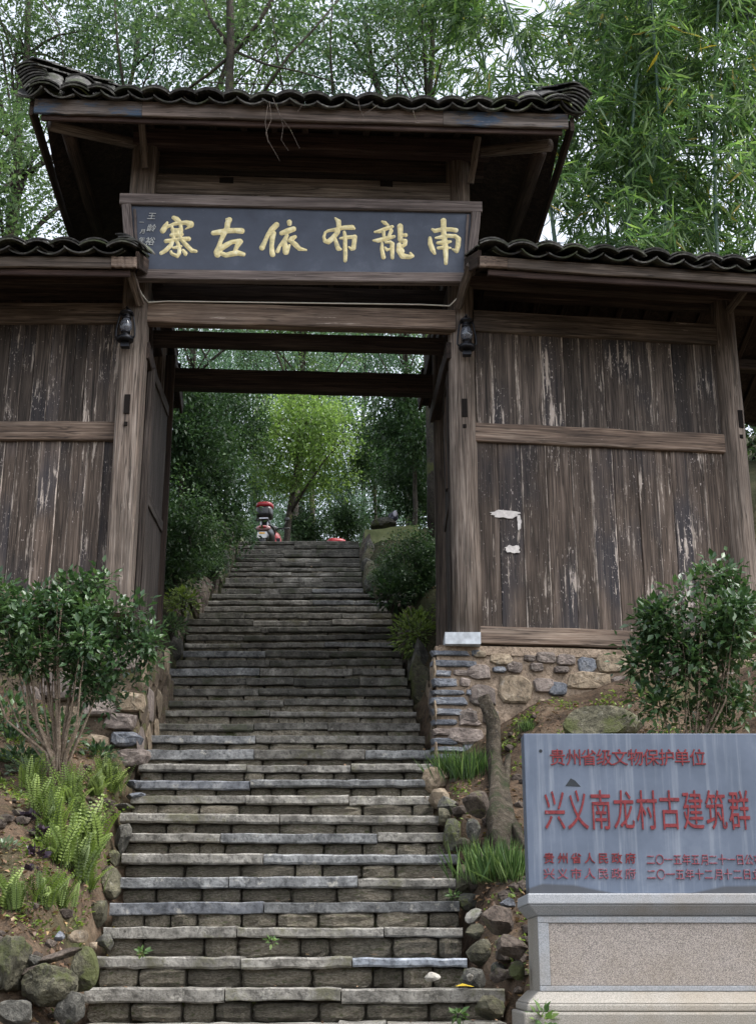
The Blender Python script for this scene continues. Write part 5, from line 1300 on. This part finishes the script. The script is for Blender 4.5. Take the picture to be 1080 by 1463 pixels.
FL = [(20, 1305, 1.0, 'fern clump at the far left edge above the boulders'), (62, 1300, .85, 'bright fern clump above the flat slab'), (88, 1300, .7, 'small fern tuft right of the bright clump'), (110, 1262, 1.25, 'tall fern clump in the middle of the left bank'), (88, 1240, 1.1, 'fern clump left of the tall middle clump'), (128, 1225, 1.2, 'yellowish fern clump nearest the fourth edging stone'), (118, 1195, 1.0, 'fern clump just above the tall middle clump'), (60, 1165, .9, 'fern clump left below the camellia stem'), (100, 1150, .9, 'fern clump right at the camellia foot'), (135, 1140, .9, 'fern clump right of the camellia stem'), (160, 1135, .85, 'fern clump nearest the left foundation corner'), (45, 1130, .8, 'fern clump behind the pale leaves'), (130, 1275, .7, 'small curling fern beside the mossy edging stone'),
      (150, 1120, .8, 'fern clump behind the one nearest the foundation'), (75, 1190, .9, 'fern clump under the purple leaved plant')]
for i, (px, py, s, lb) in enumerate(FL):
    p = G(px, py, 5.6); t = thing('fern', lb, 'fern', p, i * 1.7, 'ferns on the left bank'); fm, sm = FP[i % 3]
    Mb = W[t] @ Matrix.Scale(s * .95, 4); tag(obj('fronds', fm, t, Mb), kind='stuff'); obj('stalks', sm, t, Mb)
def grass_proto(seed, nb=150, L0=.24):
    r = np.random.default_rng(seed); Ps, Ds, Ns, Ls = [], [], [], []
    segs = []
    for b in range(nb):
        a = r.random() * 6.28; rad = abs(r.normal()) * .06; p = np.array([math.cos(a) * rad * 1.5, math.sin(a) * rad, 0]); d = np.array([math.cos(a) * .45 * r.random(), math.sin(a) * .45 * r.random(), 1.0]) + r.normal(size=3) * .22
        Ps.append(p); Ds.append(d); Ns.append(r.normal(size=3) + np.array([0, -1, 0])); Ls.append(L0 * (.5 + .6 * r.random()))
    Ln = np.array(Ls); return leaf_mesh('blades', np.array(Ps), np.array(Ds), np.array(Ns), Ln, np.full(nb, .004), L_GRASS, fold=.2)
GP = [grass_proto(3), grass_proto(4, 190, .27)]
for i, (px, py, s, lb) in enumerate([(662, 1118, 1.25, 'bright grass clump at the foot of the slate wall corner'), (640, 1112, .9, 'grass tuft left of the bright upper clump'), (680, 1110, 1.0, 'grass tuft between upper clump and tree roots'), (690, 1258, 1.05, 'grass clump behind the mossy edging stone'), (712, 1262, 1.2, 'tall grass clump left of the monument'), (735, 1262, 1.0, 'grass clump touching the monument side'), (752, 1045, .5, 'tiny grass tuft on the earth above the monument corner')]):
    p = G(px, py, 6.4 if py > 1200 else 7.5)
    o = obj('grass_clump', GP[i % 2], None, Matrix.Translation(p - Vector((0, 0, .01))) @ Matrix.Rotation(i * .9, 4, 'Z') @ Matrix.Scale(s * .86, 4)); tag(o, lb, 'grass clump', 'grass clumps on the right bank')
# misc small plants: generic tuft of leaves
def tuft(name, px, py, Y, rpx, mat, leaf, n, label, cat, droop=0, aspect=.5, z=0, hfac=.7, group=None):
    c = P(px, py, Y) if Y else G(px, py, 5.6); q = (c.y * cp + (c.z - CAMZ) * sp) / FPX; r_ = rpx * q
    off = rand_dir(n) * (rng.random(n) ** .4)[:, None] * np.array([r_, r_, r_ * hfac]); off[:, 2] = np.abs(off[:, 2]) if not Y else off[:, 2]
    D = off / (np.linalg.norm(off, axis=1, keepdims=True) + 1e-6) + rand_dir(n) * .4 + np.array([0, 0, .3 + droop]); Ln = leaf * (.6 + .7 * rng.random(n))
    m = leaf_mesh(name, off, D, rand_dir(n) * .6 + np.array([0, -.4, .9]), Ln, Ln * aspect * .5, mat)
    parts = [tube_data([Vector((0, 0, -.04 if not Y else -r_)), Vector(off[i] * .5), Vector(off[i])], [.003, .002, .001], 4) for i in range(0, n, max(1, n // 14))]
    t = thing(name, label, cat, c, 0, group); tag(obj('leaves', m, t, W[t]), kind='stuff'); obj('stems', mesh('stems', *join(parts), M_BARK), t, W[t]); return t
for i, (px, py, s) in enumerate([(45, 1172, 15), (58, 1195, 18), (52, 1225, 18), (45, 1250, 14)]):
    tuft('purple_leaf_plant', px, py, None, s * .8, L_PURP, .04, 40, ['purple leaved plant, topmost of four in a row', 'purple leaved plant, second from the top of the row', 'purple leaved plant, third from the top of the row', 'purple leaved plant, lowest of the row'][i], 'plant', aspect=.75, group='purple leaved plants on the left bank')
tuft('pale_leaf_plant', 38, 1105, None, 26, L_SILV, .035, 170, 'pale variegated small leaved plant left of the camellia stem', 'plant')
tuft('pale_leaf_plant', 5, 1215, None, 24, L_SILV, .035, 90, 'sparse pale leaved plant on the left edge mound', 'plant')
for i_, (a_, b_) in enumerate(((20, 1060), (75, 1075), (140, 1085))): tuft('dark_herb', a_, b_, None, 30, L_DARK, .05, 150, ['dark herb at the left edge behind the camellia stems', 'dark herb directly behind the camellia stems', 'dark herb at the foot of the left foundation'][i_], 'plant')
tuft('dark_herb', 15, 1025, 8.7, 46, L_DARK, .06, 330, 'dark leafy undergrowth behind the left side of the camellia', 'plant')
tuft('dark_herb', 85, 1045, 8.8, 40, L_DARK, .06, 260, 'dark leafy undergrowth right behind the camellia stems', 'plant')
tuft('dark_herb', 30, 1090, None, 34, L_DARK, .05, 160, 'dark low herb behind the pale variegated plant', 'plant')
tuft('step_weed', 204, 1361, 6.66, 5, L_GRASS, .03, 26, 'bright green weed growing in the third riser, left part', 'weed')
tuft('step_weed', 388, 1345, 6.9, 6, L_GRASS, .03, 26, 'bright green weed under the fourth slab, middle', 'weed')
tuft('step_weed', 655, 1450, 6.2, 8, L_GRASS, .035, 40, 'green weed at the lowest riser near its right end', 'weed')
tuft('step_weed', 775, 1455, 5.6, 16, L_GRASS, .045, 60, 'green leafy weed in front of the monument base', 'weed')
tuft('step_weed', 648, 1280, 7.3, 5, L_GRASS, .03, 26, 'green weed at the right end of the fifth riser', 'weed')
tuft('green_bush', 592, 905, 11.6, 34, L_FERN, .05, 800, 'feathery light green bush beside the right rear post', 'bush', hfac=1.0)
tuft('green_bush', 560, 850, 12.6, 30, L_DARK, .07, 420, 'dark low bush above the feathery bush', 'bush')
tuft('green_bush', 262, 858, 12.0, 26, L_FERN, .05, 300, 'low leafy herb beside the left rear post', 'bush')
tuft('green_bush', 246, 895, 11.3, 22, L_TREE, .05, 240, 'small herb lowest beside the left rear post', 'bush')
# roots / stump on the right bank
rs = thing('tree_stump', 'gnarled mossy tree trunk with spreading roots against the right foundation', 'tree stump', P(712, 1195, 8.1))
bs_ = W[rs].translation
def rt_(pts, rr_): return tube_data([(lambda g_: g_ + Vector((0, -.035, .02)))(G(x, y, 7.0) if G(x, y, 7.0).y < 9.25 else P(x, y, 9.2)) - bs_ for x, y, Y in pts], [q * .8 for q in rr_], 11, True, .3)
parts = [rt_([(690, 1000, 8.9), (704, 1040, 8.75), (706, 1090, 8.55), (712, 1140, 8.35), (715, 1185, 8.15), (712, 1215, 8.1)], [.05, .06, .07, .085, .1, .06]), rt_([(726, 1085, 8.6), (722, 1110, 8.5), (718, 1150, 8.3), (705, 1200, 8.05), (690, 1222, 7.95)], [.02, .035, .05, .045, .025]),
         rt_([(715, 1160, 8.25), (735, 1190, 8.1), (748, 1215, 7.95)], [.05, .04, .02]), rt_([(712, 1170, 8.2), (722, 1205, 8.0), (724, 1235, 7.85)], [.05, .035, .02])]
V, F = join(parts); obj('trunk', mesh('trunk', V, F, M_ROOT, True), rs, Matrix.Translation(bs_))
# litter
def litter(name, spots, n, label):
    X_, Y_ = [], []
    for (xa, xb, ya, yb_, k_) in spots:
        X_.append(rng.uniform(xa, xb, k_)); Y_.append(rng.uniform(ya, yb_, k_))
    X_ = np.concatenate(X_); Y_ = np.concatenate(Y_); Z_ = height_arr(X_, Y_)
    t = np.clip((Y_ - Y0S) / TREAD + 10, 0, len(steps) - 1.001); Ls = np.interp(t, range(len(steps)), [q[3] for q in steps]); Rs = np.interp(t, range(len(steps)), [q[4] for q in steps])
    k_ = (X_ < Ls - .06) | (X_ > Rs + .06); X_, Y_, Z_ = X_[k_], Y_[k_], Z_[k_]; N = len(X_)
    nz = np.array([.05 * mn.noise(Vector((x * 2.3, y * 2.3, 0))) + .022 * mn.noise(Vector((x * 9, y * 9, 3))) for x, y in zip(X_, Y_)])
    Pn = np.stack([X_, Y_, Z_ + nz + .006], 1); D = rng.normal(size=(N, 3)) * np.array([1, 1, .45]); Ln = rng.uniform(.015, .045, N)
    tag(obj(name, leaf_mesh(name, Pn, D, rand_dir(N) * .4 + np.array([0, 0, 1.0]), Ln, Ln * .32, L_LITTER)), label, 'leaf litter', kind='stuff')
litter('leaf_litter', [(-2.2, -1.0, 5.4, 6.9, 2200), (-2.2, -1.0, 6.9, 9.2, 1100), (.5, 1.0, 5.4, 7.6, 1000), (.4, 2.0, 7.6, 9.4, 900), (-3, 2, 10.8, 17, 2500)], 0, 'dry brown fallen leaves covering the soil banks')
Pl, Zl = [], []
for _ in range(230):
    n_, Y_, z_, L_, R_ = steps[rr3.randrange(9, len(steps))]; xx_ = rr3.choice([rr3.uniform(L_, R_), L_ + abs(rr3.gauss(0, .12)), R_ - abs(rr3.gauss(0, .12))])
    Pl.append((min(max(xx_, L_ + .02), R_ - .03), Y_ + rr3.uniform(.01, TREAD - .02), z_ + .008))
Pl = np.array(Pl); N_ = len(Pl); Ln = rng.uniform(.015, .04, N_)
tag(obj('step_litter', leaf_mesh('step_litter', Pl, rng.normal(size=(N_, 3)) * np.array([1, 1, .3]), rand_dir(N_) * .3 + np.array([0, 0, 1.0]), Ln, Ln * .3, L_LITTER)), 'scattered dead leaves lying on the stair treads', 'leaf litter', kind='stuff')
def cover(n_, spots):
    X_, Y_ = [], []
    for (xa, xb, ya, yb_, k_, ncl_) in spots:
        cx_, cy_ = rng.uniform(xa, xb, ncl_), rng.uniform(ya, yb_, ncl_); i_ = rng.integers(0, ncl_, k_); X_.append(cx_[i_] + rng.normal(size=k_) * .05); Y_.append(cy_[i_] + rng.normal(size=k_) * .05)
    X_ = np.concatenate(X_); Y_ = np.concatenate(Y_); t = np.clip((Y_ - Y0S) / TREAD + 10, 0, len(steps) - 1.001); Ls = np.interp(t, range(len(steps)), [q[3] for q in steps]); Rs = np.interp(t, range(len(steps)), [q[4] for q in steps])
    k_ = (X_ < Ls - .08) | (X_ > Rs + .08); X_, Y_ = X_[k_], Y_[k_]; N = len(X_); Z_ = height_arr(X_, Y_)
    Pn = np.stack([X_, Y_, Z_ + .01], 1); D = rng.normal(size=(N, 3)) * np.array([1, 1, .3]) + np.array([0, 0, .6]); Ln = rng.uniform(.015, .04, N)
    tag(obj('ground_cover', leaf_mesh('ground_cover', Pn, D, rand_dir(N) * .5 + np.array([0, 0, 1.0]), Ln, Ln * .26, L_FERN)), 'small green weeds creeping over the soil banks', 'ground cover', kind='stuff')
cover(0, [(-2.3, -1.05, 6.1, 9.1, 5200, 90), (.5, 2.0, 7.4, 9.3, 2600, 50), (.62, 1.0, 5.9, 7.4, 700, 14), (-3.4, -1.7, 11, 17, 3000, 50), (.4, 2, 11, 17, 3000, 50)])
# single fallen yellow leaf on the step
lf = leaf_mesh('fallen_leaf', np.array([[0, 0, 0.]]), np.array([[1, .1, .05]]), np.array([[0, -.3, 1.]]), np.array([.09]), np.array([.018]), L_LITTER, tint=np.array([.999]))
M_YEL = plain('yellow_leaf', (.6, .42, .03), .6, .3, var=.1); lf.materials.clear(); lf.materials.append(M_YEL)
tag(obj('fallen_leaf', lf, None, Matrix.Translation(P(650, 1409, 6.56))), 'single yellow fallen leaf on the right end of the bottom step', 'leaf')

# ------------------------------------------------------------------ things at the top of the stairs
zt = S(YTOP + .1)
# moss-green low wall with rock pile
mw = NM('mossy_plaster', .9, .2); mw_c = mw.coord(); mw.color(mw.ramp(mw.noise(mw_c, 5, 6, .65), [(.3, (.1, .12, .055)), (.55, (.19, .21, .1)), (.75, (.27, .28, .17))])); mw.bump(mw.noise(mw_c, 30, 4, .6), .4, .01); M_MW = mw.m
A = P(521, 757, 16.6); B = P(598, 750, 16.6); C_ = P(598, 797, 16.6)
V, F = subdiv_noise([(A.x, 16.6, P(521, 805, 16.6).z - .3), (B.x, 16.6, C_.z - .5), (B.x, 16.8, C_.z - .5), (A.x, 16.8, P(521, 805, 16.6).z - .3), (A.x, 16.6, A.z), (B.x, 16.6, B.z), (B.x, 16.8, B.z), (A.x, 16.8, A.z)], W2[1], 5, .012)
tag(obj('low_wall', mesh('low_wall', V, F, M_MW)), 'low moss green plastered wall right of the top steps', 'wall')
rock_at(545, 747, 16.9, 44, 22, M_GREYR, 61, 'rock', 'grey layered rock resting behind the mossy low wall', dep=.5)
M_BAG = plain('dark_plastic_bag', (.03, .03, .05), .35, .5, nscale=12, var=.5); M_BAGW = plain('pale_plastic_bag', (.45, .43, .5), .4, .5, nscale=12)
bgt = thing('plastic_bag', 'black and white crumpled bag lying on the rock behind the mossy wall', 'bag', P(562, 744, 16.95))
cB = W[bgt].translation; vs, fs = rock_data(.07, .07, .075, 81, 3, 6, .12); obj('bag_body', mesh('bag_body', vs, fs, M_BAG), bgt, Matrix.Translation(cB + Vector((0, 0, .06))))
vs, fs = rock_data(.028, .02, .05, 82, 2, 6, .12); obj('pale_flap', mesh('pale_flap', vs, fs, M_BAGW), bgt, Matrix.Translation(cB + Vector((.02, -.06, .07))))
# scooters
M_RUB = plain('tyre_rubber', (.012, .012, .013), .8, .2); M_SRED = plain('red_scooter_plastic', (.26, .01, .016), .35, .5, nscale=6, var=.1, bump=0); M_SBLK = plain('black_scooter_plastic', (.014, .014, .016), .3, .5, bump=0)
M_SPINK = plain('pinkish_tail_panel', (.35, .2, .2), .3, .5, bump=0); M_PLATE = plain('white_number_plate', (.6, .6, .62), .5, .4, bump=0); M_ORA = plain('orange_plate_band', (.7, .35, .02), .5, .4, bump=0); M_CHROME = plain('scooter_metal', (.4, .4, .42), .3, .5, .8, bump=0)
def ell(sx, sy, sz, c, n=2, p=2.6):
    vs, fs = ico(3); out = []
    for v in vs:
        k_ = (abs(v.x) ** p + abs(v.y) ** p + abs(v.z) ** p) ** (-1 / p); out.append(Vector((v.x * k_ * sx, v.y * k_ * sy, v.z * k_ * sz)) + Vector(c))
    return out, fs
def scooter(X_, Y_, rz, label, s=1.0):
    """rear faces -Y (the camera), origin on the ground under the rear wheel"""
    base = Vector((X_, Y_, H(X_, Y_) + .0)); t = thing('scooter', label, 'scooter', base, rz, 'scooters parked at the top of the stairs'); Mb = W[t] @ Matrix.Scale(s, 4)
    def wheel(y):
        tv_, tf_ = [], []; 
        pts = [Vector((0, y + .2 * math.cos(a * .3927), .22 + .2 * math.sin(a * .3927))) for a in range(17)]
        w_ = obj('wheel', mesh('wheel', *tube_data(pts, .045, 8, False), M_RUB, True), t, Mb)
        V, F = lathe([(0, -.03), (.13, -.03), (.16, -.02), (.16, .02), (.13, .03), (0, .03)], 16); obj('rim', mesh('rim', [Vector((v.z, v.x + y, v.y + .22)) for v in V], F, M_CHROME, True), w_, Mb)
    wheel(.15); wheel(1.35)
    obj('tail_body', mesh('tail_body', *join([ell(.15, .36, .15, (0, .35, .62)), ell(.13, .2, .1, (0, .55, .45))]), M_SBLK, True), t, Mb)
    obj('tail_panel', mesh('tail_panel', *ell(.13, .05, .05, (0, .0, .66)), M_SPINK, True), t, Mb)
    obj('tail_light', mesh('tail_light', *ell(.07, .02, .02, (0, -.055, .665)), M_SRED, True), t, Mb)
    obj('rear_fender', mesh('rear_fender', *join([ell(.1, .12, .1, (0, .0, .5)), ell(.06, .05, .12, (0, -.07, .42))]), M_SBLK, True), t, Mb)
    pl_ = obj('number_plate', mesh('number_plate', *boxd(-.085, .085, -.135, -.125, .44, .55), M_PLATE), t, Mb)
    obj('plate_band', mesh('plate_band', *boxd(-.05, .05, -.138, -.1351, .515, .54), M_ORA), pl_, Mb)
    obj('seat', mesh('seat', *ell(.14, .34, .05, (0, .5, .79)), M_SBLK, True), t, Mb)
    bx = obj('top_box', mesh('top_box', *ell(.145, .15, .12, (0, .12, .98), p=4), M_SBLK, True), t, Mb)
    obj('box_lid', mesh('box_lid', *ell(.152, .158, .06, (0, .12, 1.11), p=3.2), M_SRED, True), bx, Mb)
    obj('rack', mesh('rack', *join([boxd(-.08, .08, .0, .3, .84, .86), boxd(-.07, -.05, .1, .13, .7, .84), boxd(.05, .07, .1, .13, .7, .84)]), M_CHROME), t, Mb)
    obj('floorboard', mesh('floorboard', *join([boxd(-.13, .13, .65, 1.1, .3, .36), boxd(-.15, .15, 1.05, 1.12, .3, .8)]), M_SBLK), t, Mb)
    obj('front_shield', mesh('front_shield', *ell(.17, .1, .3, (0, 1.14, .66)), M_SRED, True), t, Mb)
    obj('fork', mesh('fork', *join([tube_data([(0, 1.12, .9), (0, 1.3, .35)], .03, 8), tube_data([(-.06, 1.3, .45), (-.06, 1.35, .22)], .015, 6), tube_data([(.06, 1.3, .45), (.06, 1.35, .22)], .015, 6)]), M_CHROME), t, Mb)
    obj('handlebar', mesh('handlebar', *join([tube_data([(-.33, 1.0, .97), (-.12, 1.1, 1.0), (.12, 1.1, 1.0), (.33, 1.0, .97)], .016, 8), ell(.09, .07, .06, (0, 1.1, 1.0))]), M_SBLK, True), t, Mb)
    for sx_ in (-1, 1): obj('mirror', mesh('mirror', *join([tube_data([(sx_ * .2, 1.05, .99), (sx_ * .26, 1.05, 1.14)], .006, 5), ell(.05, .012, .035, (sx_ * .27, 1.05, 1.17))]), M_SBLK, True), t, Mb)
    return t
p = P(376, 783, YTOP + .75)
scooter(P(376, 770, YTOP + 1.2).x, YTOP + 1.2, R(-4), 'scooter with red lidded top box seen from behind at the stair top', .8)
p = P(482, 775, 20.3)
t2 = scooter(p.x, 20.2, R(12), 'scooter mostly hidden behind the top step, only its red box showing')
# drop onto a slightly lower spot of the lane so just the box clears the top step
t2.location.z = P(482, 768, 20.2).z - 1.17; 
# far pale lane wall
